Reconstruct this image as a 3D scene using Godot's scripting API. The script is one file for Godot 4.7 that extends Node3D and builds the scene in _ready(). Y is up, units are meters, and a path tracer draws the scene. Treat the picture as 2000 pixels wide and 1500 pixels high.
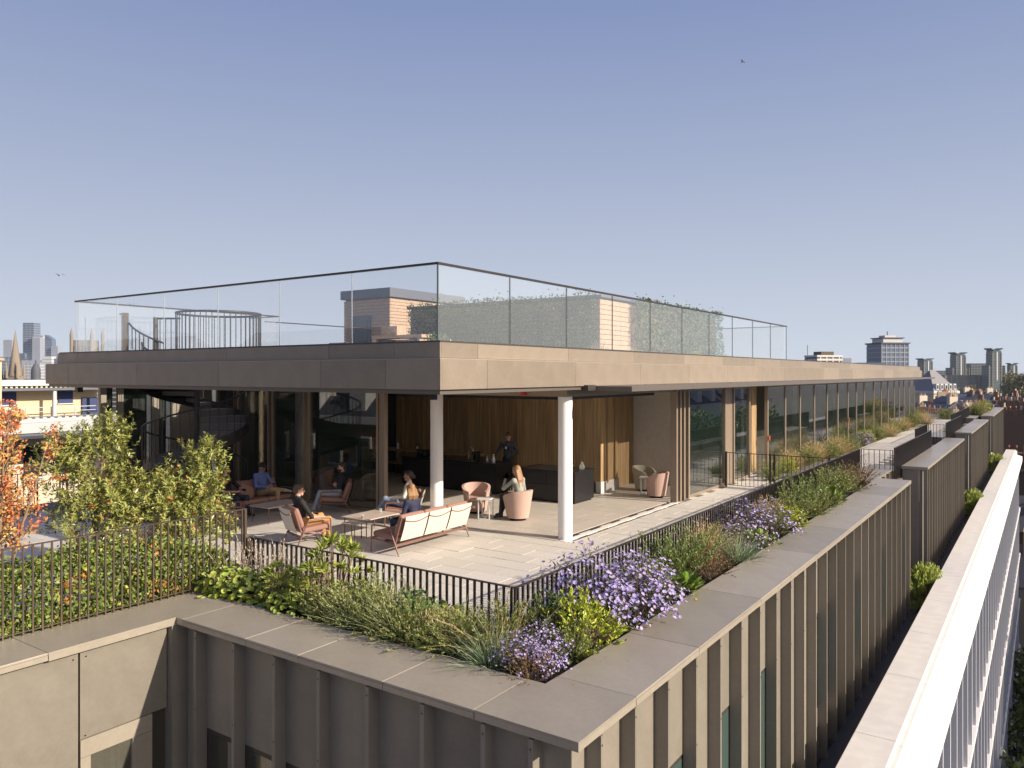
extends Node3D
# A metal-clad rooftop pavilion with a terrace in low autumn sun. World: x runs along the long side of the
# building (called a below), -z runs across it (called b), y is up and 0 is the terrace floor. Metres.

class MB:
	# collects quads, boxes, bars, tubes and lathes into one mesh with normals and vertex colours
	var v := PackedVector3Array()
	var n := PackedVector3Array()
	var c := PackedColorArray()
	var t := PackedInt32Array()
	var col := Color(1, 1, 1)
	func vert(p: Vector3, q: Vector3) -> int:
		v.append(p)
		n.append(q)
		c.append(col)
		return v.size() - 1
	func quad(p0: Vector3, p1: Vector3, p2: Vector3, p3: Vector3) -> void:
		var q := (p1 - p0).cross(p2 - p0)
		if q.length_squared() < 1e-14:
			q = (p2 - p0).cross(p3 - p0)
		q = q.normalized()
		var s := vert(p0, q)
		vert(p1, q)
		vert(p2, q)
		vert(p3, q)
		t.append_array(PackedInt32Array([s, s + 2, s + 1, s, s + 3, s + 2]))
	func tri(p0: Vector3, p1: Vector3, p2: Vector3) -> void:
		var q := (p1 - p0).cross(p2 - p0).normalized()
		var s := vert(p0, q)
		vert(p1, q)
		vert(p2, q)
		t.append_array(PackedInt32Array([s, s + 2, s + 1]))
	func smooth_grid(rows: Array, norms: Array, closed: bool) -> void:
		var w: int = rows[0].size()
		var s := v.size()
		for r in rows.size():
			for k in w:
				vert(rows[r][k], norms[r][k])
		for r in rows.size() - 1:
			for k in (w if closed else w - 1):
				var k2 := (k + 1) % w
				var a := s + r * w + k
				var b := s + r * w + k2
				var d := s + (r + 1) * w + k
				var e := s + (r + 1) * w + k2
				t.append_array(PackedInt32Array([a, e, b, a, d, e]))
	func box(m: Vector3, s: Vector3, q := Basis.IDENTITY) -> void:
		var x := q.x * s.x * 0.5
		var y := q.y * s.y * 0.5
		var z := q.z * s.z * 0.5
		quad(m - x - y + z, m + x - y + z, m + x + y + z, m - x + y + z)
		quad(m + x - y - z, m - x - y - z, m - x + y - z, m + x + y - z)
		quad(m + x - y + z, m + x - y - z, m + x + y - z, m + x + y + z)
		quad(m - x - y - z, m - x - y + z, m - x + y + z, m - x + y - z)
		quad(m - x + y + z, m + x + y + z, m + x + y - z, m - x + y - z)
		quad(m - x - y - z, m + x - y - z, m + x - y + z, m - x - y + z)
	func bar(p0: Vector3, p1: Vector3, w: float, h: float, up := Vector3.UP) -> void:
		var d := (p1 - p0)
		var z := d.normalized()
		if absf(z.dot(up)) > 0.98:
			up = Vector3.RIGHT
		var x := up.cross(z).normalized()
		box((p0 + p1) * 0.5, Vector3(w, h, d.length()), Basis(x, z.cross(x), z))
	func tube(pts: Array, rad: Variant, sides := 8, caps := true) -> void:
		var rows := []
		var norms := []
		var side := Vector3.ZERO
		for i in pts.size():
			var d: Vector3 = pts[mini(i + 1, pts.size() - 1)] - pts[maxi(i - 1, 0)]
			d = d.normalized()
			if i == 0:
				side = d.cross(Vector3.UP if absf(d.y) < 0.9 else Vector3.RIGHT).normalized()
			else:
				side = (side - d * side.dot(d)).normalized()
			var oth := d.cross(side)
			var r: float = rad[i] if rad is Array else rad
			var row := []
			var nr := []
			for k in sides:
				var g := TAU * k / sides
				var q := side * cos(g) + oth * sin(g)
				row.append(pts[i] + q * r)
				nr.append(q)
			rows.append(row)
			norms.append(nr)
		smooth_grid(rows, norms, true)
		if caps:
			for e in [0, pts.size() - 1]:
				for k in sides:
					if e == 0:
						tri(pts[e], rows[e][(k + 1) % sides], rows[e][k])
					else:
						tri(pts[e], rows[e][k], rows[e][(k + 1) % sides])
	func lathe(prof: Array, seg := 20, at := Vector3.ZERO) -> void:
		var rows := []
		var norms := []
		for i in prof.size():
			var p0: Vector2 = prof[maxi(i - 1, 0)]
			var p1: Vector2 = prof[mini(i + 1, prof.size() - 1)]
			var tn := (p1 - p0).normalized()
			var row := []
			var nr := []
			for k in seg:
				var g := TAU * k / seg
				row.append(at + Vector3(cos(g) * prof[i].x, prof[i].y, -sin(g) * prof[i].x))
				nr.append(Vector3(cos(g) * tn.y, -tn.x, -sin(g) * tn.y).normalized())
			rows.append(row)
			norms.append(nr)
		smooth_grid(rows, norms, true)
	func mesh() -> ArrayMesh:
		var ar := []
		ar.resize(Mesh.ARRAY_MAX)
		ar[Mesh.ARRAY_VERTEX] = v
		ar[Mesh.ARRAY_NORMAL] = n
		ar[Mesh.ARRAY_COLOR] = c
		ar[Mesh.ARRAY_INDEX] = t
		var m := ArrayMesh.new()
		m.add_surface_from_arrays(Mesh.PRIMITIVE_TRIANGLES, ar)
		return m

class LM:
	# collects leaves, blades and petals: flat-shaded, vertex-coloured
	var v := PackedVector3Array()
	var c := PackedColorArray()
	var t := PackedInt32Array()
	func leaf(p: Vector3, d: Vector3, s: Vector3, l: float, w: float, k: Color, fold := 0.18) -> void:
		var u := s.cross(d)
		var i := v.size()
		var m := p + d * (l * 0.45) + u * (w * fold)
		v.append(p)
		v.append(m + s * (w * 0.5))
		v.append(p + d * l)
		v.append(m - s * (w * 0.5))
		c.append(k)
		c.append(k)
		c.append(k)
		c.append(k)
		t.append_array(PackedInt32Array([i, i + 1, i + 2, i, i + 2, i + 3]))
	func blade(p: Vector3, d: Vector3, s: Vector3, l: float, w: float, bend: float, k0: Color, k1: Color) -> void:
		var i := v.size()
		var q := p
		var dd := d
		for j in 4:
			var ww := w * (1.0 - j / 3.0 * 0.9) * 0.5
			v.append(q - s * ww)
			v.append(q + s * ww)
			var kk := k0.lerp(k1, j / 3.0)
			c.append(kk)
			c.append(kk)
			q += dd * (l / 3.0)
			dd = (dd + Vector3.DOWN * bend).normalized()
		for j in 3:
			var e := i + j * 2
			t.append_array(PackedInt32Array([e, e + 1, e + 3, e, e + 3, e + 2]))
	func oval(p: Vector3, d: Vector3, s: Vector3, l: float, w: float, cup: float, k: Color) -> void:
		var u := s.cross(d)
		var i := v.size()
		v.append(p + d * (l * 0.55) - u * (cup * w))
		c.append(k)
		for j in 8:
			var g := TAU * j / 8.0
			v.append(p + d * (l * (0.5 - 0.5 * cos(g))) + s * (w * 0.5 * sin(g)) + u * (cup * w * 0.35 * absf(sin(g))))
			c.append(k)
		for j in 8:
			t.append_array(PackedInt32Array([i, i + 1 + j, i + 1 + (j + 1) % 8]))
	func flower(p: Vector3, q: Vector3, r: float, k: Color, eye: Color, petals := 7) -> void:
		var x := q.cross(Vector3(0.31, 0.2, 0.93)).normalized()
		var y := q.cross(x)
		for j in petals:
			var g := TAU * j / petals
			var d := (x * cos(g) + y * sin(g) + q * 0.25).normalized()
			leaf(p, d, d.cross(q).normalized(), r, r * 0.55, k, 0.1)
		leaf(p + q * r * 0.12 - x * r * 0.25, x, y, r * 0.5, r * 0.5, eye, 0.2)
	func mesh() -> ArrayMesh:
		var ar := []
		ar.resize(Mesh.ARRAY_MAX)
		ar[Mesh.ARRAY_VERTEX] = v
		ar[Mesh.ARRAY_COLOR] = c
		ar[Mesh.ARRAY_INDEX] = t
		var m := ArrayMesh.new()
		m.add_surface_from_arrays(Mesh.PRIMITIVE_TRIANGLES, ar)
		return m

class SDF:
	# a distance field of tapered capsules, meshed as surface nets
	var o: Vector3
	var h: float
	var nx: int
	var ny: int
	var nz: int
	var f := PackedFloat32Array()
	var best := PackedFloat32Array()
	var cols := PackedInt32Array()
	func _init(lo: Vector3, hi: Vector3, cell: float) -> void:
		o = lo
		h = cell
		nx = int(ceil((hi.x - lo.x) / cell)) + 2
		ny = int(ceil((hi.y - lo.y) / cell)) + 2
		nz = int(ceil((hi.z - lo.z) / cell)) + 2
		f.resize(nx * ny * nz)
		f.fill(1.0)
		best.resize(f.size())
		best.fill(1.0)
		cols.resize(f.size())
	func cap(p0: Vector3, p1: Vector3, r0: float, r1: float, col: int, k := 0.03) -> void:
		var m := maxf(r0, r1) + k + 2.0 * h
		var lo := (Vector3(minf(p0.x, p1.x), minf(p0.y, p1.y), minf(p0.z, p1.z)) - Vector3.ONE * m - o) / h
		var hi := (Vector3(maxf(p0.x, p1.x), maxf(p0.y, p1.y), maxf(p0.z, p1.z)) + Vector3.ONE * m - o) / h
		var ab := p1 - p0
		var l2 := maxf(ab.length_squared(), 1e-9)
		for z in range(maxi(0, int(lo.z)), mini(nz - 1, int(hi.z) + 1) + 1):
			for y in range(maxi(0, int(lo.y)), mini(ny - 1, int(hi.y) + 1) + 1):
				var row := (z * ny + y) * nx
				for x in range(maxi(0, int(lo.x)), mini(nx - 1, int(hi.x) + 1) + 1):
					var p := o + Vector3(x, y, z) * h - p0
					var tt := clampf(p.dot(ab) / l2, 0.0, 1.0)
					var d := (p - ab * tt).length() - (r0 + (r1 - r0) * tt)
					var i := row + x
					if d < best[i]:
						best[i] = d
						cols[i] = col
					var e := f[i]
					var g := maxf(k - absf(d - e), 0.0) / k
					f[i] = minf(d, e) - g * g * k * 0.25
	func emit(mb: MB, pal: Array, xf: Transform3D) -> void:
		var idx := PackedInt32Array()
		idx.resize(f.size())
		idx.fill(-1)
		var sy := nx
		var sz := nx * ny
		var off := [0, 1, sy, sy + 1, sz, sz + 1, sz + sy, sz + sy + 1]
		var edges := [[0, 1], [2, 3], [4, 5], [6, 7], [0, 2], [1, 3], [4, 6], [5, 7], [0, 4], [1, 5], [2, 6], [3, 7]]
		for z in nz - 1:
			for y in ny - 1:
				for x in nx - 1:
					var b := z * sz + y * sy + x
					var f0 := f[b]
					if absf(f0) > h * 2.5:
						continue
					var inside := 0
					for q in 8:
						if f[b + off[q]] < 0.0:
							inside += 1
					if inside == 0 or inside == 8:
						continue
					var sum := Vector3.ZERO
					var cnt := 0
					for e in edges:
						var a0: float = f[b + off[e[0]]]
						var a1: float = f[b + off[e[1]]]
						if (a0 < 0.0) != (a1 < 0.0):
							var s := a0 / (a0 - a1)
							var c0 := Vector3(e[0] & 1, (e[0] >> 1) & 1, e[0] >> 2)
							var c1 := Vector3(e[1] & 1, (e[1] >> 1) & 1, e[1] >> 2)
							sum += c0.lerp(c1, s)
							cnt += 1
					var p := o + (Vector3(x, y, z) + sum / cnt) * h
					var gr := Vector3(f[b + 1] + f[b + 1 + sy] + f[b + 1 + sz] + f[b + 1 + sy + sz] - f[b] - f[b + sy] - f[b + sz] - f[b + sy + sz], f[b + sy] + f[b + sy + 1] + f[b + sy + sz] + f[b + sy + sz + 1] - f[b] - f[b + 1] - f[b + sz] - f[b + sz + 1], f[b + sz] + f[b + sz + 1] + f[b + sz + sy] + f[b + sz + sy + 1] - f[b] - f[b + 1] - f[b + sy] - f[b + sy + 1])
					mb.col = pal[cols[b]]
					idx[b] = mb.vert(xf * p, (xf.basis * gr).normalized())
		for z in range(1, nz - 1):
			for y in range(1, ny - 1):
				for x in range(1, nx - 1):
					var b := z * sz + y * sy + x
					var f0 := f[b]
					if absf(f0) > h * 2.5:
						continue
					for ax in 3:
						var st: int = [1, sy, sz][ax]
						var u: int = [sy, sz, 1][ax]
						var w: int = [sz, 1, sy][ax]
						var f1 := f[b + st]
						if (f0 < 0.0) == (f1 < 0.0):
							continue
						var i0 := idx[b]
						var i1 := idx[b - u]
						var i2 := idx[b - u - w]
						var i3 := idx[b - w]
						if i0 < 0 or i1 < 0 or i2 < 0 or i3 < 0:
							continue
						if f0 < 0.0:
							mb.t.append_array(PackedInt32Array([i0, i2, i1, i0, i3, i2]))
						else:
							mb.t.append_array(PackedInt32Array([i0, i1, i2, i0, i2, i3]))

var rng := RandomNumberGenerator.new()
var M := {}
var used := {}
var boxes := {}
var protos := {}

func P(a: float, y: float, b: float) -> Vector3:
	return Vector3(a, y, -b)

func lin(r: float, g: float, b: float) -> Color:
	return Color(r, g, b).linear_to_srgb()

func rr(a: float, b: float) -> float:
	return rng.randf_range(a, b)

func numbered(called: String) -> String:
	var k: int = used.get(called, 0)
	used[called] = k + 1
	return called if k == 0 else "%s_%03d" % [called, k]

func thing(called: String, label: String, category: String, at := Vector3.ZERO, turn := 0.0, group := "") -> Node3D:
	var o := Node3D.new()
	o.name = numbered(called)
	add_child(o)
	o.position = at
	o.rotation.y = turn
	o.set_meta("label", label)
	o.set_meta("category", category)
	if group != "":
		o.set_meta("group", group)
	return o

func setting(called: String, at := Vector3.ZERO) -> Node3D:
	var o := Node3D.new()
	o.name = numbered(called)
	add_child(o)
	o.position = at
	o.set_meta("kind", "structure")
	return o

# a mesh child, placed in its parent's own axes
func put(parent: Node3D, called: String, mesh: Mesh, mat: Material, at := Vector3.ZERO, q := Basis.IDENTITY) -> MeshInstance3D:
	var o := MeshInstance3D.new()
	o.name = called
	o.mesh = mesh
	o.material_override = mat
	o.transform = Transform3D(q, at)
	parent.add_child(o, true)
	return o

func box_mesh(s: Vector3, bevel := 0.0) -> Mesh:
	var key := "%.3f %.3f %.3f %.3f" % [s.x, s.y, s.z, bevel]
	if not boxes.has(key):
		if bevel <= 0.0:
			var m := BoxMesh.new()
			m.size = s
			boxes[key] = m
		else:
			boxes[key] = rounded(s, bevel, 0.0, 1)
	return boxes[key]

# a box given by its extents in the world (a along the building, y up, b across it)
func bx(parent: Node3D, called: String, mat: Material, a0: float, a1: float, y0: float, y1: float, b0: float, b1: float, bevel := 0.0) -> MeshInstance3D:
	var m := Vector3((a0 + a1) * 0.5, (y0 + y1) * 0.5, -(b0 + b1) * 0.5)
	var at := parent.global_transform.affine_inverse() * m
	return put(parent, called, box_mesh(Vector3(absf(a1 - a0), absf(y1 - y0), absf(b1 - b0)), bevel), mat, at, parent.global_transform.basis.inverse())

# rounded or softly puffed box
func rounded(s: Vector3, r: float, puff := 0.0, seg := 3) -> ArrayMesh:
	var mb := MB.new()
	var hs := s * 0.5
	r = minf(r, minf(hs.x, minf(hs.y, hs.z)) * 0.98)
	for ax in 3:
		for sg in [-1.0, 1.0]:
			var nrm := Vector3.ZERO
			nrm[ax] = sg
			var ua := (ax + 1) % 3
			var va := (ax + 2) % 3
			var us := _steps(hs[ua], r, seg)
			var vs := _steps(hs[va], r, seg)
			var rows := []
			var norms := []
			for i in us.size():
				var row := []
				var nr := []
				for j in vs.size():
					var p := nrm * hs[ax]
					p[ua] = us[i]
					p[va] = vs[vs.size() - 1 - j] if sg > 0.0 else vs[j]
					var inner := Vector3(clampf(p.x, -hs.x + r, hs.x - r), clampf(p.y, -hs.y + r, hs.y - r), clampf(p.z, -hs.z + r, hs.z - r))
					var d := (p - inner).normalized()
					var q := inner + d * r
					if puff > 0.0:
						var wu := 1.0 - pow(absf(us[i]) / hs[ua], 2.0)
						var wv := 1.0 - pow(absf(p[va]) / hs[va], 2.0)
						q += nrm * puff * maxf(wu, 0.0) * maxf(wv, 0.0)
					row.append(q)
					nr.append(d)
				rows.append(row)
				norms.append(nr)
			mb.smooth_grid(rows, norms, false)
	return mb.mesh()

func _steps(hh: float, r: float, seg: int) -> Array:
	var out := []
	for k in seg + 1:
		out.append(-hh + r * k / seg)
	if hh - r > 0.001:
		if seg > 1:
			out.append(0.0)
		for k in seg + 1:
			out.append(hh - r + r * k / seg)
	else:
		for k in range(1, seg + 1):
			out.append(hh - r + r * k / seg)
	return out

func noise_tex(freq: float, lo: Color, hi: Color, size := 256, oct := 4, sd := 1) -> NoiseTexture2D:
	var nz := FastNoiseLite.new()
	nz.seed = sd
	nz.frequency = freq
	nz.fractal_octaves = oct
	var g := Gradient.new()
	g.set_color(0, lo)
	g.set_color(1, hi)
	var t := NoiseTexture2D.new()
	t.width = size
	t.height = size
	t.seamless = true
	t.noise = nz
	t.color_ramp = g
	return t

func mat(key: String, c: Color, rough := 0.6, metal := 0.0) -> StandardMaterial3D:
	var m := StandardMaterial3D.new()
	m.resource_name = key
	m.albedo_color = c
	m.roughness = rough
	m.metallic = metal
	M[key] = m
	return m

# colour varied by noise laid on in the world
func grained(key: String, c: Color, rough: float, spread: float, freq: float, scale: float, metal := 0.0, sd := 1) -> StandardMaterial3D:
	var m := mat(key, c, rough, metal)
	m.albedo_texture = noise_tex(freq, Color(1 - spread, 1 - spread, 1 - spread), Color(1, 1, 1), 256, 5, sd)
	m.uv1_triplanar = true
	m.uv1_world_triplanar = true
	m.uv1_scale = Vector3.ONE * scale
	return m

func wood(key: String, c: Color, sd: int) -> StandardMaterial3D:
	var im := Image.create(256, 256, false, Image.FORMAT_RGB8)
	var nz := FastNoiseLite.new()
	nz.seed = sd
	nz.frequency = 0.02
	nz.fractal_octaves = 4
	for x in 256:
		for y in 256:
			var q := nz.get_noise_2d(x * 9.0, y * 0.55) * 0.5 + nz.get_noise_2d(x * 2.2 + 300.0, y * 0.25) * 0.5
			var w := clampf(0.86 + q * 0.34, 0.0, 1.0)
			im.set_pixel(x, y, Color(w, w * 0.985, w * 0.96))
	var m := mat(key, c, 0.5)
	m.albedo_texture = ImageTexture.create_from_image(im)
	m.uv1_triplanar = true
	m.uv1_world_triplanar = true
	m.uv1_scale = Vector3(0.9, 0.3, 0.9)
	return m

# coated sheet metal: fine speckle of dust, broad cloudiness and uneven gloss; two slightly different batches besides
func worn(key: String, c: Color, rough: float, metal: float, sd: int) -> void:
	for k in 3:
		var f: float = [1.0, 0.955, 1.035][k]
		var m := grained(key if k == 0 else "%s_%d" % [key, k], Color(c.r * f, c.g * f, c.b * f), 1.0, 0.045, 0.05, 0.9, metal, sd)
		m.detail_enabled = true
		m.detail_blend_mode = BaseMaterial3D.BLEND_MODE_MUL
		m.detail_albedo = noise_tex(0.006, Color(0.96, 0.957, 0.95), Color(1, 1, 1), 256, 3, sd + 1)
		m.uv2_triplanar = true
		m.uv2_world_triplanar = true
		m.uv2_scale = Vector3.ONE * 0.23
		m.roughness_texture = noise_tex(0.015, Color(rough * 0.85, rough * 0.85, rough * 0.85), Color(rough * 1.2, rough * 1.2, rough * 1.2), 256, 4, sd + 2)

func batch(key: String) -> Material:
	var k := rng.randi() % 3
	return M[key] if k == 0 else M["%s_%d" % [key, k]]

func leafy(key: String, back: float, rough := 0.5) -> void:
	var m := mat(key, Color(1, 1, 1), rough)
	m.vertex_color_use_as_albedo = true
	m.backlight_enabled = true
	m.backlight = Color(back, back, back * 0.7)

func materials() -> void:
	worn("bronze", lin(0.38, 0.335, 0.272), 0.34, 0.15, 31)
	worn("bronze_wall", lin(0.255, 0.228, 0.188), 0.45, 0.1, 34)
	worn("bronze_fascia", lin(0.268, 0.22, 0.172), 0.42, 0.1, 37)
	mat("bronze_dark", lin(0.07, 0.06, 0.052), 0.4, 0.3)
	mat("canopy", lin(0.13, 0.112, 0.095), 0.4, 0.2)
	mat("rail", lin(0.045, 0.036, 0.034), 0.38, 0.4)
	mat("rail_brown", lin(0.1, 0.075, 0.055), 0.35, 0.4)
	mat("black", lin(0.018, 0.017, 0.019), 0.35, 0.3)
	mat("stair_black", lin(0.035, 0.033, 0.034), 0.45, 0.2)
	mat("tread_grey", lin(0.14, 0.13, 0.125), 0.6)
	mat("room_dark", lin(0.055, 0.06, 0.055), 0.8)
	mat("frame", lin(0.28, 0.222, 0.168), 0.38, 0.25)
	grained("paver", lin(0.68, 0.635, 0.575), 0.75, 0.16, 0.06, 1.6)
	grained("paver_b", lin(0.655, 0.61, 0.55), 0.78, 0.16, 0.06, 1.6, 0.0, 5)
	grained("paver_c", lin(0.705, 0.66, 0.6), 0.72, 0.14, 0.06, 1.6, 0.0, 9)
	mat("joint", lin(0.16, 0.145, 0.125), 0.9)
	grained("tile", lin(0.6, 0.545, 0.485), 0.5, 0.1, 0.04, 1.2, 0.0, 11)
	grained("tile_b", lin(0.57, 0.52, 0.46), 0.5, 0.1, 0.04, 1.2, 0.0, 12)
	mat("white_paint", lin(0.78, 0.76, 0.75), 0.5)
	grained("plaster", lin(0.6, 0.57, 0.53), 0.8, 0.06, 0.03, 0.6, 0.0, 3)
	wood("oak", lin(0.5, 0.35, 0.19), 21)
	wood("oak_b", lin(0.45, 0.31, 0.165), 22)
	grained("stone_black", lin(0.02, 0.019, 0.022), 0.35, 0.3, 0.05, 1.0)
	mat("ceiling", lin(0.8, 0.77, 0.72), 0.8)
	mat("soil", lin(0.035, 0.026, 0.02), 0.95)
	grained("gravel", lin(0.2, 0.18, 0.16), 0.95, 0.5, 0.12, 1.0)
	var g := mat("glass", Color(0.8, 0.85, 0.87, 0.055), 0.0)
	g.transparency = BaseMaterial3D.TRANSPARENCY_ALPHA
	g = mat("glass_dark", Color(0.1, 0.17, 0.14, 0.2), 0.0)
	g.transparency = BaseMaterial3D.TRANSPARENCY_ALPHA
	g.metallic_specular = 0.72
	g = mat("glass_clear", Color(0.9, 0.95, 0.95, 0.12), 0.0)
	g.transparency = BaseMaterial3D.TRANSPARENCY_ALPHA
	g = mat("amber", Color(0.45, 0.16, 0.03, 0.75), 0.05)
	g.transparency = BaseMaterial3D.TRANSPARENCY_ALPHA
	mat("chair_frame", lin(0.2, 0.105, 0.085), 0.4, 0.2)
	grained("cushion", lin(0.36, 0.2, 0.16), 0.9, 0.18, 0.08, 3.0)
	grained("canvas", lin(0.62, 0.57, 0.5), 0.9, 0.08, 0.1, 4.0)
	grained("tweed", lin(0.72, 0.49, 0.41), 0.95, 0.35, 0.2, 4.0)
	grained("tweed_pale", lin(0.5, 0.46, 0.36), 0.95, 0.3, 0.2, 4.0)
	mat("table_top", lin(0.55, 0.46, 0.4), 0.45)
	mat("table_white", lin(0.72, 0.7, 0.7), 0.4)
	mat("chrome", lin(0.7, 0.68, 0.65), 0.15, 1.0)
	mat("red", lin(0.5, 0.03, 0.025), 0.5)
	mat("orange_red", lin(0.45, 0.12, 0.06), 0.5)
	grained("brick_tan", lin(0.5, 0.36, 0.25), 0.9, 0.14, 0.03, 0.8)
	mat("brick_gap", lin(0.2, 0.14, 0.1), 0.95)
	mat("lead", lin(0.1, 0.11, 0.14), 0.6)
	grained("white_concrete", lin(0.74, 0.72, 0.69), 0.7, 0.06, 0.02, 0.4)
	grained("coping_stone", lin(0.66, 0.625, 0.59), 0.8, 0.07, 0.02, 0.4)
	mat("white_fin", lin(0.72, 0.71, 0.72), 0.55)
	mat("window_grey", lin(0.06, 0.065, 0.08), 0.15)
	mat("bark", lin(0.24, 0.165, 0.11), 0.9)
	mat("stem_green", lin(0.13, 0.13, 0.05), 0.8)
	mat("bark_dark", lin(0.1, 0.07, 0.05), 0.9)
	mat("skin_cloth", Color(1, 1, 1), 0.8).vertex_color_use_as_albedo = true
	mat("hair", Color(1, 1, 1), 0.55).vertex_color_use_as_albedo = true
	leafy("leaf", 0.5)
	leafy("leaf_gloss", 0.3, 0.32)
	leafy("dry_leaf", 0.25, 0.8)
	leafy("petal", 0.5, 0.7)
	mat("brick_red", lin(0.21, 0.1, 0.06), 0.9)
	mat("brick_brown", lin(0.15, 0.095, 0.062), 0.9)
	mat("brick_yellow", lin(0.55, 0.44, 0.3), 0.9)
	mat("slate", lin(0.07, 0.07, 0.085), 0.7)
	mat("slate_light", lin(0.2, 0.19, 0.2), 0.7)
	mat("cream", lin(0.55, 0.48, 0.38), 0.8)
	mat("terracotta", lin(0.26, 0.1, 0.055), 0.8)
	mat("stone_gothic", lin(0.22, 0.18, 0.14), 0.9)
	mat("city_blue", lin(0.1, 0.13, 0.19), 0.3)
	mat("city_grey", lin(0.26, 0.28, 0.33), 0.5)
	mat("city_pale", lin(0.5, 0.5, 0.5), 0.6)
	mat("wharf_glass", lin(0.06, 0.085, 0.085), 0.25)
	mat("wharf_green", lin(0.075, 0.105, 0.105), 0.4)
	mat("wharf_stone", lin(0.15, 0.14, 0.13), 0.7)
	mat("pane_dark", lin(0.03, 0.035, 0.04), 0.08)
	mat("pane_green", lin(0.05, 0.08, 0.07), 0.06)
	mat("asphalt", lin(0.05, 0.05, 0.052), 0.9)
	grained("ground", lin(0.1, 0.09, 0.075), 0.95, 0.4, 0.02, 0.02)
	mat("steel_grey", lin(0.4, 0.41, 0.43), 0.5)
	mat("navy_panel", lin(0.02, 0.035, 0.12), 0.6)

func light_and_camera() -> void:
	var cam := Camera3D.new()
	cam.name = "camera"
	cam.projection = Camera3D.PROJECTION_FRUSTUM
	cam.near = 0.1
	cam.far = 9000.0
	cam.size = 0.1 * 1500.0 / 1509.0
	cam.frustum_offset = Vector2(0, -cam.size * 20.0 / 1500.0)
	cam.position = Vector3(0, 3.6, 0)
	cam.rotation_degrees = Vector3(0, -55.32, 0)
	add_child(cam)
	cam.current = true
	var sm := ProceduralSkyMaterial.new()
	sm.sky_top_color = lin(0.01, 0.038, 0.145)
	sm.sky_horizon_color = lin(0.243, 0.267, 0.3)
	sm.sky_curve = 0.31
	sm.ground_horizon_color = lin(0.22, 0.22, 0.225)
	sm.ground_bottom_color = Color(0.25, 0.23, 0.2)
	sm.ground_curve = 0.1
	sm.sun_angle_max = 68.0
	sm.sun_curve = 0.65
	sm.sky_cover = sky_clouds()
	var sky := Sky.new()
	sky.sky_material = sm
	var env := Environment.new()
	env.background_mode = Environment.BG_SKY
	env.sky = sky
	env.tonemap_mode = Environment.TONE_MAPPER_LINEAR
	env.tonemap_exposure = 2.65
	env.ambient_light_source = Environment.AMBIENT_SOURCE_SKY
	env.sdfgi_enabled = true
	env.ssao_enabled = true
	env.ssil_enabled = true
	env.fog_enabled = true
	env.fog_density = 0.00008
	env.fog_light_color = Color(0.76, 0.8, 0.86)
	var we := WorldEnvironment.new()
	we.name = "world_environment"
	we.environment = env
	add_child(we)
	var sun := DirectionalLight3D.new()
	sun.name = "sun"
	sun.light_energy = 0.88
	sun.light_color = Color(1.0, 0.945, 0.87)
	sun.light_angular_distance = 0.5
	sun.shadow_enabled = true
	add_child(sun)
	sun.look_at_from_position(Vector3.ZERO, -Vector3(0.17, 0.452, 1.0), Vector3.UP)

# a wisp of cloud low over the right of the roof and a faint contrail, as soft white air
func sky_clouds() -> ImageTexture:
	var w := 2048
	var im := Image.create(w, w / 2, false, Image.FORMAT_RGBAF)
	im.fill(Color(1, 1, 1, 0))
	for x in range(1478, 1490):
		for y in range(470, 479):
			var d := Vector2((x - 1483.5) / 4.5, (y - 474.5) / 2.2).length()
			if d < 1.0:
				im.set_pixel(x, y, Color(0.22, 0.2, 0.2, (1.0 - d) * 0.5))
	return ImageTexture.create_from_image(im)

func coping_run(par: Node3D, along_a: bool, from: float, to: float, cuts: Array, lo: float, hi: float, lip_low: bool, lip_high: bool) -> void:
	# coping panels with 6 mm gaps, each a shallow tray with a folded lip
	var stops := [from] + cuts + [to]
	for i in stops.size() - 1:
		var s: float = stops[i] + (0.004 if i > 0 else 0.0)
		var e: float = stops[i + 1] - (0.004 if i < stops.size() - 2 else 0.0)
		if along_a:
			var o := bx(par, "coping_panel", batch("bronze"), s, e, 0.37, 0.4, lo, hi, 0.006)
			if lip_low:
				bx(o, "lip", M.bronze, s, e, 0.31, 0.369, lo + 0.001, lo + 0.02)
			if lip_high:
				bx(o, "lip", M.bronze, s, e, 0.31, 0.369, hi - 0.02, hi - 0.001)
		else:
			var o := bx(par, "coping_panel", batch("bronze"), lo, hi, 0.37, 0.4, s, e, 0.006)
			if lip_low:
				bx(o, "lip", M.bronze, lo + 0.001, lo + 0.02, 0.31, 0.369, s, e)

func corner_coping(par: Node3D, p0: Vector2, p1: Vector2, p2: Vector2, p3: Vector2) -> MeshInstance3D:
	# a mitred coping tray: a quadrilateral in plan given as (a, b), counter-clockwise from above
	var mb := MB.new()
	var q := [p0, p1, p2, p3]
	var top := []
	var bot := []
	for p in q:
		top.append(P(p.x, 0.4, p.y))
		bot.append(P(p.x, 0.37, p.y))
	mb.quad(top[0], top[1], top[2], top[3])
	mb.quad(bot[3], bot[2], bot[1], bot[0])
	for k in 4:
		mb.quad(bot[k], bot[(k + 1) % 4], top[(k + 1) % 4], top[k])
	return put(par, "coping_panel", mb.mesh(), batch("bronze"), par.global_transform.affine_inverse() * Vector3.ZERO)

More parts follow.
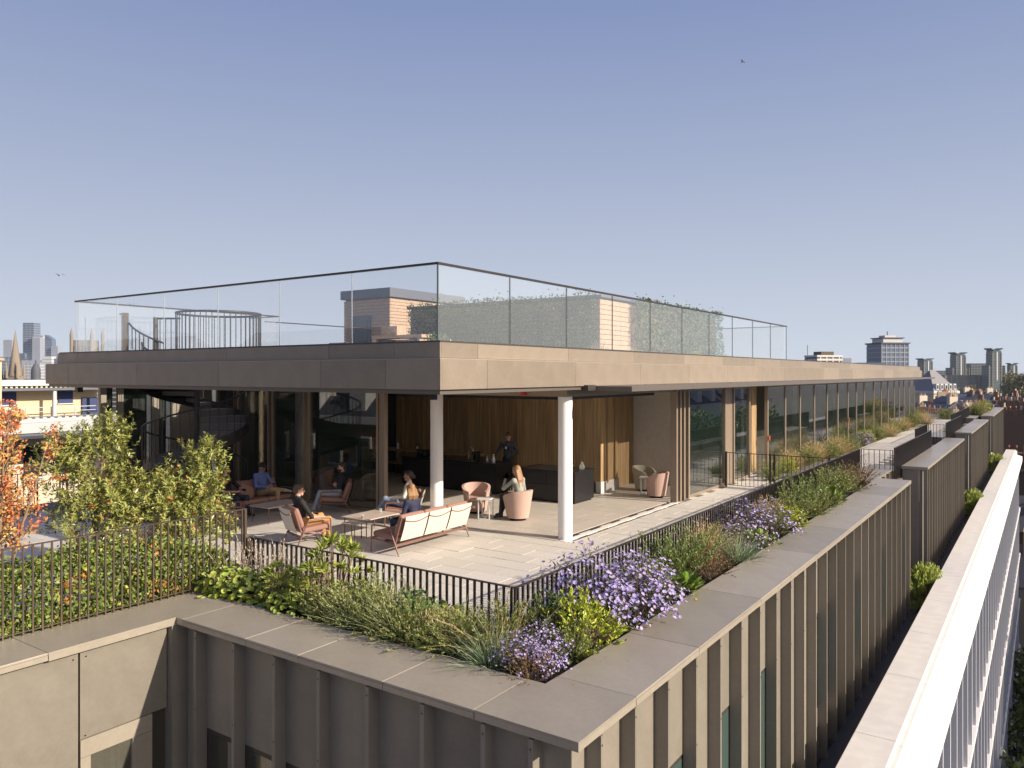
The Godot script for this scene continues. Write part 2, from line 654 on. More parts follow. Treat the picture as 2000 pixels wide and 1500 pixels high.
func parapets() -> void:
	# front block: corner at (5.84, 3.34); front face along b, right face along a
	var A0 := 5.84
	var B0 := 3.34
	var B1 := 9.41
	var W := 0.915
	var t := thing("corner_parapet", "bronze metal-clad corner parapet with vertical fins and wide planter coping", "parapet", P(A0, -4.0, B0))
	corner_coping(t, Vector2(A0, 4.48), Vector2(A0, B0), Vector2(A0 + W, B0 + W), Vector2(A0 + W, 4.48))
	bx(t, "lip", M.bronze, A0 + 0.001, A0 + 0.02, 0.31, 0.369, B0, 4.476)
	corner_coping(t, Vector2(A0, B0), Vector2(6.99, B0), Vector2(6.99, B0 + W), Vector2(A0 + W, B0 + W))
	bx(t, "lip", M.bronze, A0 + 0.021, 6.986, 0.31, 0.369, B0 + 0.001, B0 + 0.02)
	coping_run(t, false, 4.488, 9.25, [5.68, 7.0, 7.96], A0, A0 + W, true, false)
	coping_run(t, true, 6.998, 25.9, [8.68, 11.07, 14.36, 17.0, 18.9, 20.6, 22.3, 24.0], B0, B0 + W, true, false)
	# wide cap where the planter ends
	bx(t, "coping_panel", batch("bronze"), 24.9, 25.9, 0.372, 0.402, B0 + W + 0.004, 5.1, 0.006)
	# inner planter walls
	bx(t, "planter_wall", M.bronze_dark, A0 + W, A0 + W + 0.02, -0.1, 0.369, B0 + W, 10.3)
	bx(t, "planter_wall", M.bronze_dark, A0 + W + 0.02, 24.9, -0.1, 0.369, B0 + W, B0 + W + 0.02)
	# carcass behind the cladding
	bx(t, "wall", M.bronze_dark, A0 + 0.22, A0 + 0.75, -4.0, 0.36, B0 + 0.22, B1)
	bx(t, "wall", M.bronze_dark, A0 + 0.75, 25.85, -4.0, 0.36, B0 + 0.22, B0 + 0.7)
	# front face: panels, fins and windows between
	var fins := [3.84, 4.38, 5.14, 5.91, 6.67, 7.44, 8.21, 9.0, 9.41]
	var prev := B0 + 0.165
	for i in fins.size():
		var f: float = fins[i]
		var glazed := i >= 5 and i <= 7
		var low := -1.0 if glazed else -4.0
		bx(t, "wall_panel", batch("bronze_wall"), A0 + 0.165, A0 + 0.215, low, 0.3, prev + 0.004, f - 0.004)
		if glazed:
			var w := bx(t, "window", M.bronze_dark, A0 + 0.175, A0 + 0.215, -3.2, low - 0.004, prev + 0.004, f - 0.004)
			bx(w, "pane", M.glass_dark, A0 + 0.165, A0 + 0.173, -3.1, low - 0.06, prev + 0.06, f - 0.1)
			bx(w, "blind", M.cream, A0 + 0.1744, A0 + 0.1746, -3.1, low - 0.07, prev + 0.22, prev + 0.34)
			bx(t, "wall_panel", batch("bronze_wall"), A0 + 0.165, A0 + 0.215, -4.0, -3.21, prev + 0.004, f - 0.004)
		if i < fins.size() - 1:
			fin(t, A0 + 0.003, A0 + 0.164, f - 0.025, f + 0.025, -4.0, 0.29)
		prev = f
	# right face
	prev = A0 + 0.165
	var a := 6.28
	var k := 0
	while a < 25.9:
		var low := -0.85
		var glazed := k % 4 == 3 or k % 7 == 5
		bx(t, "wall_panel", batch("bronze_wall"), prev + 0.004, a - 0.004, low if glazed else -4.0, 0.3, B0 + 0.165, B0 + 0.215)
		if glazed:
			var w := bx(t, "window", M.bronze_dark, prev + 0.004, a - 0.004, -2.6, low - 0.004, B0 + 0.175, B0 + 0.215)
			bx(w, "pane", M.pane_green, prev + 0.05, a - 0.05, -2.5, low - 0.05, B0 + 0.171, B0 + 0.174)
			bx(t, "wall_panel", batch("bronze_wall"), prev + 0.004, a - 0.004, -4.0, -2.61, B0 + 0.165, B0 + 0.215)
		fin(t, a - 0.02, a + 0.02, B0 + 0.003, B0 + 0.164, -4.0, 0.29)
		prev = a
		a += 0.71 if k == 0 else 0.81
		k += 1
	bx(t, "wall_panel", batch("bronze_wall"), prev + 0.004, 25.88, -4.0, 0.3, B0 + 0.165, B0 + 0.215)
	bx(t, "end_panel", M.bronze_wall, 25.85, 25.9, -4.0, 0.3, B0 + 0.02, 5.2)
	# left wing, facing the sun
	var l := thing("left_wing_parapet", "sunlit smooth bronze metal wing wall with coping at lower left", "parapet", P(1.0, -4.0, B1))
	corner_coping(l, Vector2(5.84, B1), Vector2(5.84 + W, B1 + W), Vector2(4.26, B1 + W), Vector2(4.26, B1))
	corner_coping(l, Vector2(5.84, 9.258), Vector2(6.755, 9.258), Vector2(6.755, B1 + W), Vector2(5.84, B1))
	bx(l, "lip", M.bronze, 4.264, 5.84, 0.3, 0.369, B1 + 0.001, B1 + 0.02)
	bx(l, "lip", M.bronze, 5.841, 5.86, 0.31, 0.369, 9.256, 9.41)
	coping_run(l, true, -3.0, 4.256, [-1.0, 1.9], B1, B1 + W, true, false)
	var cuts := [-3.0, 1.2, 2.9, 4.65, 5.78]
	for i in cuts.size() - 1:
		var last := i == cuts.size() - 2
		bx(l, "wall_panel", batch("bronze_wall"), cuts[i] + 0.012, cuts[i + 1] - 0.012, -0.78 if last else -4.0, 0.275, B1 + 0.1, B1 + 0.15)
	bx(l, "corner_post", M.bronze_wall, 5.782, 6.02, -4.0, 0.3, B1 + 0.004, B1 + 0.3)
	bx(l, "wall", M.bronze_dark, -3.0, 5.97, -4.0, 0.36, B1 + 0.16, B1 + 0.6)
	var w2 := bx(l, "window", M.bronze_wall, 4.7, 5.5, -3.0, -0.8, B1 + 0.12, B1 + 0.15)
	bx(w2, "frame", M.bronze, 4.66, 5.56, -1.0, -0.79, B1 + 0.085, B1 + 0.119)
	bx(w2, "frame", M.bronze, 5.3, 5.56, -3.0, -1.005, B1 + 0.085, B1 + 0.119)
	bx(w2, "frame", M.bronze, 4.66, 4.78, -3.0, -1.005, B1 + 0.085, B1 + 0.119)
	bx(w2, "pane", M.glass_dark, 4.785, 5.295, -3.0, -1.008, B1 + 0.11, B1 + 0.115)
	for e in [[4.73, 0.2], [4.72, -0.75], [4.58, 0.2], [1.3, 0.2], [2.84, 0.2]]:
		bx(l, "screw", M.chrome, e[0] - 0.009, e[0] + 0.009, e[1] - 0.009, e[1] + 0.009, B1 + 0.096, B1 + 0.1)
	# the three blocks further along
	var spec := [[29.8, 44.2, "second"], [48.6, 63.3, "third"], [69.0, 87.0, "fourth"]]
	for s in spec:
		var o := thing("parapet_block", "bronze fin-clad parapet block, %s along the right side from the corner" % s[2], "parapet", P(s[0], -4.0, B0), 0.0, "parapet blocks along the right side")
		var cc := []
		var x: float = s[0] + 1.9
		while x < s[1] - 1.0:
			cc.append(x)
			x += 1.9
		coping_run(o, true, s[0], s[1], cc, B0, 4.15, true, false)
		bx(o, "lip", M.bronze, s[0] - 0.02, s[0] - 0.001, 0.3, 0.399, B0 - 0.01, 4.16)
		bx(o, "wall", M.bronze_wall, s[0] + 0.06, s[1] - 0.02, -4.0, 0.368, B0 + 0.165, 4.1)
		bx(o, "end_panel", M.bronze_wall, s[0] + 0.0, s[0] + 0.058, -4.0, 0.29, B0 + 0.3, 4.12)
		bx(o, "end_fin", M.bronze_wall, s[0] + 0.0, s[0] + 0.058, -4.0, 0.29, B0 + 0.004, B0 + 0.13)
		bx(o, "corner_trim", M.bronze, s[0] - 0.012, s[0] - 0.001, -0.8, 0.29, B0 + 0.235, B0 + 0.298)
		x = s[0] + 0.5
		while x < s[1]:
			fin(o, x - 0.02, x + 0.02, B0 + 0.003, B0 + 0.164, -4.0, 0.29)
			x += 0.81
		# recessed link behind the gap before this block
		bx(o, "link_coping", M.bronze, s[0] - 4.1, s[0] - 0.03, 0.36, 0.39, 4.25, 5.15, 0.006)
		bx(o, "link_wall", M.bronze_wall, s[0] - 4.0, s[0] - 0.03, -4.0, 0.359, 4.35, 5.1)
		for q in 4:
			fin(o, s[0] - 3.6 + q * 0.9, s[0] - 3.55 + q * 0.9, 4.25, 4.349, -4.0, 0.3)

func fin(par: Node3D, a0: float, a1: float, b0: float, b1: float, y0: float, y1: float) -> void:
	var o := bx(par, "fin", batch("bronze_wall"), a0, a1, y0, y1, b0, b1)
	if a0 < 15.0 and par.name.begins_with("corner"):
		for y in [y1 - 0.09, y1 - 1.0]:
			if a1 - a0 > 0.1:
				bx(o, "screw", M.bronze_dark, a0 - 0.004, a0, y - 0.008, y + 0.008, (b0 + b1) * 0.5 - 0.008, (b0 + b1) * 0.5 + 0.008)
			else:
				bx(o, "screw", M.bronze_dark, (a0 + a1) * 0.5 - 0.008, (a0 + a1) * 0.5 + 0.008, y - 0.008, y + 0.008, b0 - 0.004, b0)

# railing between two points in plan; flat bars under a flat top rail
func railing(label: String, pts: Array, y0: float, y1: float, step: float, bar: float, m: Material, ends := 0.03, group := "") -> Node3D:
	var t := thing("railing", label, "railing", P(pts[0].x, y0, pts[0].y), 0.0, group)
	var base := P(pts[0].x, y0, pts[0].y)
	for i in pts.size() - 1:
		var p: Vector2 = pts[i]
		var q: Vector2 = pts[i + 1]
		var d := (q - p).normalized()
		var l := p.distance_to(q)
		var mb := MB.new()
		mb.bar(P(p.x, y1 - 0.006, p.y) - base, P(q.x, y1 - 0.006, q.y) - base, 0.045, 0.012)
		put(t, "top_rail", mb.mesh(), m)
		mb = MB.new()
		mb.bar(P(p.x, y0 + 0.05, p.y) - base, P(q.x, y0 + 0.05, q.y) - base, 0.03, 0.01)
		put(t, "bottom_rail", mb.mesh(), m)
		var n := int(round(l / step))
		var bm := box_mesh(Vector3(bar, y1 - y0 - 0.012, bar))
		for k in n:
			var at := p + d * (l * (k + 0.5) / n)
			put(t, "baluster", bm, m, P(at.x, (y0 + y1 - 0.012) * 0.5, at.y) - base)
	for p in pts:
		put(t, "post", box_mesh(Vector3(ends, y1 - y0, ends)), m, P(p.x, (y0 + y1) * 0.5 - 0.001, p.y) - base)
	return t

func railings() -> void:
	railing("tall slim railing on the left wing coping, hedge behind it", [Vector2(-2.5, 10.28), Vector2(7.54, 10.28)], 0.4, 1.5, 0.112, 0.02, M.rail_brown, 0.04)
	railing("low dark railing round the terrace corner behind the planters", [Vector2(7.56, 10.25), Vector2(7.64, 10.25), Vector2(7.64, 5.24), Vector2(28.4, 5.24)], 0.02, 1.04, 0.112, 0.026, M.rail)
	var r := "railings on the far walkway"
	railing("short see-through railing crossing the gap past the brown bush", [Vector2(28.45, 5.2), Vector2(28.45, 4.22)], 0.02, 1.04, 0.16, 0.018, M.rail, 0.03, r)
	railing("dark railing on the second parapet block", [Vector2(28.5, 4.18), Vector2(38.5, 4.18)], 0.02, 1.12, 0.1, 0.022, M.rail, 0.03, r)
	railing("short dark railing set back beyond the second parapet block railing", [Vector2(40.0, 5.0), Vector2(44.4, 5.0)], 0.02, 1.04, 0.1, 0.022, M.rail, 0.03, r)
	railing("see-through railing piece between the set-back and third block railings", [Vector2(44.5, 4.95), Vector2(44.5, 4.22)], 0.02, 1.04, 0.16, 0.018, M.rail, 0.03, r)
	railing("dark railing on the third parapet block", [Vector2(44.6, 4.18), Vector2(53.0, 4.18)], 0.02, 1.12, 0.1, 0.022, M.rail, 0.03, r)
	railing("farthest dark railing beside the last planter", [Vector2(54.7, 4.85), Vector2(68.0, 4.85)], 0.02, 1.08, 0.1, 0.022, M.rail, 0.03, r)
	railing("railing closing the far end of the terrace", [Vector2(71.5, 5.0), Vector2(71.5, 13.0)], 0.02, 1.1, 0.16, 0.02, M.steel_grey, 0.03, r)
	railing("railing at the back of the left terrace behind the shrubs", [Vector2(9.2, 20.9), Vector2(1.0, 20.9)], 0.02, 1.12, 0.13, 0.018, M.rail_brown)
	railing("thin railing in front of the spiral stair wing wall", [Vector2(9.6, 20.6), Vector2(13.6, 20.6)], 0.02, 1.12, 0.13, 0.016, M.rail)
	# gate across the walkway
	var g := thing("walkway_gate", "black barred gate and fence across the walkway by the glazing", "gate", P(24.2, 0, 5.3))
	bx(g, "top_rail", M.rail, 24.18, 24.22, 1.08, 1.1, 5.3, 8.42)
	bx(g, "bottom_rail", M.rail, 24.19, 24.21, 0.05, 0.065, 5.3, 8.42)
	for k in 24:
		var b := 5.36 + k * 0.128
		bx(g, "baluster", M.rail, 24.193, 24.207, 0.066, 1.079, b - 0.007, b + 0.007)
	for b in [5.3, 6.9, 7.03, 8.42]:
		bx(g, "post", M.rail, 24.17, 24.23, 0.0, 1.12, b - 0.025, b + 0.025)
	bx(g, "latch", M.rail, 24.12, 24.165, 0.62, 0.86, 6.86, 6.94)

func terrace() -> void:
	var f := setting("terrace_floor")
	bx(f, "bed", M.joint, 7.0, 75.0, -0.4, -0.012, 4.1, 23.0)
	bx(f, "bed", M.joint, -4.0, 7.0, -0.4, -0.012, 10.35, 23.0)
	# pavers laid in staggered rows across the terrace
	var kinds := [M.paver, M.paver, M.paver_b, M.paver_c]
	var mesh := box_mesh(Vector3(0.492, 0.03, 0.792))
	var row := 0
	var a := 7.72
	var n := 0
	while a < 14.3:
		var b := 5.35
		if row % 2 == 1:
			bx(f, "paver", kinds[rng.randi() % 4], a + 0.004, a + 0.496, -0.027, 0.003, 5.35, 5.742)
			b = 5.75
		while b < 21.0:
			if n < 300:
				put(f, "paver", mesh, kinds[rng.randi() % 4], P(a + 0.25, 0.003 - 0.015 + rr(-0.0025, 0.0025), b + 0.4), Basis(Vector3.RIGHT, rr(-0.002, 0.002)) * Basis(Vector3.BACK, rr(-0.002, 0.002)))
				n += 1
			b += 0.8
		a += 0.5
		row += 1
	# pavers of the side walkway and the left terrace, too many and too small to pick apart
	var mb := MB.new()
	a = 14.62
	row = 0
	while a < 70.0:
		var b := 5.35 + (0.3 if row % 2 == 1 else 0.0)
		while b < 8.2:
			mb.box(P(a + 0.25, -0.012 + rr(-0.002, 0.002), b + 0.25), Vector3(0.49, 0.03, 0.49))
			b += 0.5
		a += 0.5
		row += 1
	var st := put(f, "walkway_pavers", mb.mesh(), M.paver)
	st.set_meta("kind", "stuff")
	mb = MB.new()
	a = -3.0
	while a < 7.6:
		var b := 10.5
		while b < 21.0:
			mb.box(P(a + 0.25, -0.012 + rr(-0.002, 0.002), b + 0.4), Vector3(0.49, 0.03, 0.79))
			b += 0.8
		a += 0.5
	st = put(f, "left_pavers", mb.mesh(), M.paver_b)
	st.set_meta("kind", "stuff")
	# indoor floor tiles of the open corner
	var inn := setting("indoor_floor")
	bx(inn, "bed", M.joint, 14.3, 69.0, -0.011, -0.006, 8.35, 21.2)
	a = 14.36
	row = 0
	while a < 23.0:
		var b := 8.75
		if row % 2 == 1:
			bx(inn, "tile", M.tile, a + 0.003, a + 0.597, -0.005, 0.006, 8.753, 9.197)
			b = 9.2
		while b < 20.9:
			bx(inn, "tile", M.tile if rng.randf() < 0.6 else M.tile_b, a + 0.003, a + 0.597, -0.005, 0.006 + rr(-0.0006, 0.0006), b + 0.003, b + 0.897)
			b += 0.9
		a += 0.6
		row += 1
	bx(inn, "floor_slab", M.tile, 23.0, 68.0, -0.005, 0.004, 8.75, 21.0)
	# sliding door track in the floor
	var tr := thing("door_track", "pale metal sliding door track in the floor round the white column", "track", P(14.3, 0, 8.5))
	bx(tr, "track", M.chrome, 14.22, 20.4, 0.004, 0.016, 8.33, 8.37)
	bx(tr, "track", M.white_paint, 14.22, 20.4, 0.004, 0.014, 8.44, 8.56)
	bx(tr, "track", M.chrome, 14.22, 20.4, 0.004, 0.016, 8.62, 8.66)
	bx(tr, "track", M.tile_b, 14.2, 14.3, 0.006, 0.014, 8.67, 13.9)
	# soil in the planters
	var s := setting("planter_soil")
	bx(s, "soil", M.soil, 6.77, 7.6, -0.05, 0.3, 5.2, 10.25)
	bx(s, "soil", M.soil, 6.77, 24.9, -0.05, 0.299, 4.28, 5.2)
	bx(s, "soil", M.soil, -3.0, 7.5, -0.05, 0.3, 10.34, 11.5)
	bx(s, "soil", M.soil, 70.0, 86.0, -0.05, 0.3, 4.2, 5.2)

func pavilion() -> void:
	var t := thing("rooftop_pavilion", "glazed rooftop pavilion with deep bronze roof fascia and open corner lounge", "building", P(14.5, 0, 8.6))
	# roof slab with a square hole for the spiral stair
	bx(t, "roof_slab", M.ceiling, 9.8, 68.4, 3.36, 4.0, 8.25, 17.5)
	bx(t, "roof_slab", M.ceiling, 9.8, 10.95, 3.36, 4.0, 17.502, 21.35)
	bx(t, "roof_slab", M.ceiling, 13.8, 68.4, 3.36, 4.0, 17.502, 21.35)
	bx(t, "roof_slab", M.ceiling, 10.952, 13.798, 3.36, 4.0, 20.45, 21.35)
	bx(t, "roof_deck", M.paver_b, 10.1, 68.2, 4.002, 4.03, 8.5, 17.45)
	bx(t, "roof_deck", M.paver_b, 13.85, 68.2, 4.002, 4.03, 17.46, 21.2)
	# fascia, lower then upper band, of butted panels
	var lo := [8.1, 9.32, 10.96, 14.04, 17.14, 20.3, 21.5]
	for i in lo.size() - 1:
		bx(t, "fascia_panel", batch("bronze_fascia"), 9.66, 9.7, 3.338, 3.841, lo[i] + (0.003 if i else 0.0), lo[i + 1] - 0.003, 0.003)
	var up := [8.2, 9.22, 10.86, 13.92, 16.95, 20.07, 21.1]
	for i in up.size() - 1:
		bx(t, "fascia_panel", batch("bronze_fascia"), 9.77, 9.8, 3.865, 4.12, up[i] + (0.003 if i else 0.0), up[i + 1] - 0.003, 0.003)
	bx(t, "fascia_ledge", M.bronze, 9.665, 9.85, 3.842, 3.858, 8.105, 21.495)
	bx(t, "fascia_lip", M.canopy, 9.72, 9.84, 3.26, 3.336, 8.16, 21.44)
	bx(t, "fascia_end", M.bronze_fascia, 9.705, 13.0, 3.338, 3.841, 21.46, 21.5)
	var a := 9.702
	var nx := 10.94
	while a < 68.5:
		bx(t, "fascia_panel", batch("bronze_fascia"), a + 0.003, nx - 0.003, 3.338, 3.841, 8.1, 8.14, 0.003)
		a = nx
		nx = minf(nx + 3.12, 68.5) if a < 68.4 else 99.0
	a = 9.802
	nx = 10.8
	while a < 68.4:
		bx(t, "fascia_panel", batch("bronze_fascia"), a + 0.003, nx - 0.003, 3.865, 4.12, 8.2, 8.23, 0.003)
		a = nx
		nx = minf(nx + 3.12, 68.4) if a < 68.3 else 99.0
	bx(t, "fascia_ledge", M.bronze, 9.852, 68.5, 3.842, 3.858, 8.105, 8.3)
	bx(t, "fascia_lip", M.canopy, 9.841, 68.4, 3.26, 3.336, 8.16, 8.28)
	bx(t, "roof_edge", M.bronze_dark, 9.8, 9.98, 4.121, 4.153, 8.22, 21.08)
	bx(t, "roof_edge", M.bronze_dark, 9.981, 68.4, 4.121, 4.153, 8.22, 8.4)
	bx(t, "soffit", M.ceiling, 9.85, 14.36, 3.3, 3.34, 8.3, 17.4)
	bx(t, "soffit", M.ceiling, 9.85, 10.95, 3.3, 3.34, 17.402, 21.3)
	# sun canopy along the right side
	var ca := 14.75
	while ca < 68.0:
		var e := minf(ca + 3.4, 68.3)
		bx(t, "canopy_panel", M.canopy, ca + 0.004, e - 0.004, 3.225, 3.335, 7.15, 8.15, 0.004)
		ca = e
	var br := bx(t, "canopy_bracket", M.bronze_dark, 14.4, 14.74, 3.24, 3.36, 8.0, 8.159)
	for s in 2:
		for q in 2:
			bx(br, "bolt", M.chrome, 14.5 + s * 0.12, 14.52 + s * 0.12, 3.265 + q * 0.06, 3.285 + q * 0.06, 7.994, 8.0)
	# beam over the open corner, with door tracks below the ceiling
	bx(t, "header_beam", M.frame, 14.37, 14.66, 3.1, 3.36, 8.5, 13.95)
	bx(t, "header_beam", M.frame, 14.67, 26.8, 3.1, 3.36, 8.5, 8.72)
	for k in 3:
		bx(t, "door_rail", M.black, 14.9 + k * 0.18, 14.98 + k * 0.18, 3.02 - k * 0.01, 3.12, 8.73 + k * 0.3, 19.4 - k * 1.2)
		bx(t, "door_rail", M.black, 15.6, 20.2 - k * 0.7, 3.0 + k * 0.02, 3.1, 9.1 + k * 0.55, 9.22 + k * 0.55)
	bx(t, "indoor_ceiling", M.ceiling, 14.67, 68.0, 3.15, 3.2, 8.73, 21.1)
	# round white columns
	for c in [[14.53, 8.64], [14.53, 12.3], [27.8, 8.95], [14.9, 17.75], [36.0, 9.3], [44.0, 9.3]]:
		var mb := MB.new()
		mb.lathe([Vector2(0.0, 0.0), Vector2(0.17, 0.0), Vector2(0.17, 0.012), Vector2(0.158, 0.014), Vector2(0.158, 3.098), Vector2(0, 3.098)], 32)
		put(t, "column", mb.mesh(), M.white_paint, P(c[0], 0.007, c[1]) - t.position)
	# oak-lined core at the back of the lounge
	var core_b := 11.0
	var b := core_b
	var k := 0
	while b < 19.3:
		var w: float = [0.86, 1.06, 0.94, 1.1, 0.78][k % 5]
		var d: float = [0.0, 0.05, 0.012, 0.06, 0.02][k % 5]
		bx(t, "timber_panel", M.oak if k % 2 == 0 else M.oak_b, 20.58 + d, 20.75, 0.36, 3.14, b + 0.004, minf(b + w, 19.4) - 0.004)
		bx(t, "timber_batten", M.oak_b, 20.52, 20.75, 0.36, 3.14, b + w - 0.0, b + w + 0.05)
		b += w + 0.054
		k += 1
	a = 20.58
	for w in [0.32, 0.07, 0.38, 0.06, 0.16]:
		bx(t, "timber_panel", M.oak if w > 0.1 else M.oak_b, a + 0.004, a + w - 0.004, 0.3, 3.14, core_b - (0.05 if w < 0.1 else 0.0), core_b + 0.2)
		a += w + 0.03
	bx(t, "plinth", M.plaster, 20.55, 21.75, 0.006, 0.35, core_b - 0.02, core_b + 0.15)
	bx(t, "plinth", M.bronze_dark, 20.6, 20.75, 0.006, 0.35, core_b + 0.16, 19.4)
	bx(t, "core_wall", M.oak_b, 21.75, 23.4, 0.0, 3.14, core_b + 0.25, core_b + 0.4)
	bx(t, "white_wall", M.plaster, 23.3, 23.45, 0.0, 3.14, 9.4, core_b + 0.24)
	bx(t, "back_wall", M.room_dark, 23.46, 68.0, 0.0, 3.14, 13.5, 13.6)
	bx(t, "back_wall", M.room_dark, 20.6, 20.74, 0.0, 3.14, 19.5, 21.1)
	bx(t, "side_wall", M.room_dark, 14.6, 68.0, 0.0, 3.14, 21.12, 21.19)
	bx(t, "end_wall", M.frame, 67.9, 68.0, 0.0, 3.14, 8.8, 13.49)
	# shelves seen through the front glass
	var sh := bx(t, "shelf_unit", M.oak_b, 19.9, 20.4, 0.9, 0.96, 15.2, 20.4)
	bx(sh, "shelf", M.oak_b, 19.9, 20.4, 0.45, 0.49, 15.2, 20.4)
	bx(sh, "side", M.oak_b, 19.9, 20.4, 0.0, 0.899, 20.36, 20.4)
	# front glazing
	var jambs := [14.0, 14.23, 16.87, 17.06, 18.43, 18.62, 20.03, 20.22, 21.1]
	for j in range(0, jambs.size()):
		var bb: float = jambs[j]
		var wd := 0.07 if j < 2 else 0.055
		bx(t, "mullion", M.frame, 14.43, 14.56, 0.0, 3.26, bb - wd * 0.5, bb + wd * 0.5, 0.006)
	bx(t, "jamb_panel", M.frame, 14.46, 14.56, 0.0, 3.26, 14.05, 14.18)
	for j in [[14.28, 16.83], [17.1, 18.39], [18.66, 19.99], [20.26, 21.06]]:
		var w := bx(t, "window", M.frame, 14.44, 14.56, 0.0, 0.07, j[0], j[1])
		bx(w, "head", M.frame, 14.44, 14.56, 3.12, 3.26, j[0], j[1])
		bx(w, "pane", M.glass_dark, 14.462, 14.472, 0.071, 3.119, j[0], j[1])
		bx(w, "inner_pane", M.glass_dark, 14.492, 14.502, 0.071, 3.119, j[0], j[1])
	# right glazing
	for mm in [20.35, 20.62, 20.9, 21.23, 24.33, 25.15, 26.78]:
		bx(t, "mullion", M.frame, mm - 0.05, mm + 0.05, 0.0, 3.15, 8.47, 8.66, 0.006)
	bx(t, "jamb_panel", M.frame, 24.39, 25.09, 0.0, 3.15, 8.52, 8.6)
	var gl := [[21.3, 24.26], [25.22, 26.71]]
	var ms := [29.0, 31.37, 33.6, 36.03, 38.46, 40.72, 43.1, 45.3, 47.5, 50.4, 53.0, 55.5, 58.0, 60.2, 62.3, 65.0, 67.8]
	for i in ms.size():
		bx(t, "mullion", M.frame, ms[i] - 0.055, ms[i] + 0.055, 0.0, 3.24, 8.5, 8.62, 0.006)
		if i < ms.size() - 1:
			gl.append([ms[i] + 0.058, ms[i + 1] - 0.058])
	for j in gl:
		var w := bx(t, "window", M.frame, j[0], j[1], 0.0, 0.09, 8.51, 8.6)
		bx(w, "head", M.frame, j[0], j[1], 3.1, 3.24, 8.51, 8.6)
		bx(w, "pane", M.glass_dark, j[0], j[1], 0.091, 3.099, 8.525, 8.535)
		bx(w, "inner_pane", M.glass_dark, j[0], j[1], 0.091, 3.099, 8.555, 8.565)
	bx(t, "recess_panel", M.oak, 28.3, 28.9, 0.0, 3.15, 8.9, 8.95)
	bx(t, "recess_panel", M.bronze_wall, 26.9, 28.9, 0.0, 3.15, 9.5, 9.6)
	# wing wall beside the spiral stair, with three windows
	var wl := [[10.93, 11.1], [11.42, 11.58], [12.42, 12.62], [13.02, 14.36]]
	for j in wl:
		bx(t, "wing_wall_panel", M.bronze_wall, j[0], j[1], 0.0, 3.34, 21.2, 21.3)
	for j in [[11.1, 11.42], [11.58, 12.42], [12.62, 13.02]]:
		var w := bx(t, "window", M.frame, j[0] + 0.002, j[1] - 0.002, 0.0, 0.3, 21.22, 21.3)
		bx(w, "pane", M.glass_dark, j[0] + 0.002, j[1] - 0.002, 0.301, 3.33, 21.235, 21.25)
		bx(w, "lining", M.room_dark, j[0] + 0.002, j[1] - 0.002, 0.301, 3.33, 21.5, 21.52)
	# small fittings under the roof edge
	for q in [[9.9, 20.4, 0.07, "black"], [9.9, 8.5, 0.05, "black"], [9.9, 10.9, 0.03, "cream"]]:
		bx(t, "soffit_light", M[q[3]], q[0], q[0] + 2 * q[2], 3.26 - 1.4 * q[2] - 0.03, 3.259, q[1] - q[2], q[1] + q[2])
	bx(t, "alarm_beacon", M.red, 14.28, 14.36, 3.12, 3.22, 9.55, 9.65)
	for aa in [29.0, 43.1, 62.3]:
		bx(t, "alarm_call_point", M.orange_red, aa - 0.1, aa - 0.02, 1.12, 1.3, 8.42, 8.479)

	# glass balustrade round the roof terrace
	var g := thing("glass_balustrade", "frameless glass balustrade with thin dark handrail round the roof terrace", "balustrade", P(9.95, 4.15, 8.4))
	var bj := [8.4, 10.44, 12.47, 14.48, 16.51, 18.53, 20.5]
	for i in bj.size() - 1:
		bx(g, "glass_pane", M.glass, 9.94, 9.958, 4.154, 5.44, bj[i] + 0.012, bj[i + 1] - 0.012)
	var aj := 9.96
	while aj < 31.0:
		bx(g, "glass_pane", M.glass, aj + 0.012, aj + 2.098, 4.154, 5.44, 8.391, 8.409)
		bx(g, "clamp", M.bronze_dark, aj + 2.1, aj + 2.108, 4.154, 5.43, 8.388, 8.412)
		aj += 2.11
	bx(g, "handrail", M.rail, 9.92, 9.975, 5.44, 5.475, 8.37, 20.53)
	bx(g, "handrail", M.rail, 9.976, 31.1, 5.44, 5.475, 8.37, 8.43)
	bx(g, "corner_edge", M.wharf_green, 9.938, 9.962, 4.154, 5.44, 8.388, 8.41)
	for i in range(1, bj.size()):
		bx(g, "pane_joint", M.chrome, 9.943, 9.955, 4.154, 5.44, bj[i] - 0.009, bj[i] + 0.009)
	aj = 9.99
	while aj < 16.2:
		bx(g, "glass_pane", M.glass, aj + 0.012, aj + 2.06, 4.154, 5.44, 20.49, 20.508)
		aj += 2.08
	bx(g, "handrail", M.rail, 9.976, 16.3, 5.44, 5.475, 20.47, 20.53)
	bx(g, "handrail", M.rail, 16.27, 16.33, 5.44, 5.475, 20.531, 21.9)
	bx(g, "glass_pane", M.glass, 16.29, 16.308, 4.03, 5.44, 20.54, 21.9)
	bx(g, "handrail", M.rail, 16.3, 24.0, 5.3, 5.335, 21.15, 21.2)
	aj = 8.5
	while aj < 17.0:
		bx(g, "glass_pane", M.glass, 31.06, 31.078, 4.154, 5.44, aj, aj + 2.08)
		aj += 2.1
	bx(g, "handrail", M.rail, 31.04, 31.1, 5.44, 5.475, 8.431, 17.0)

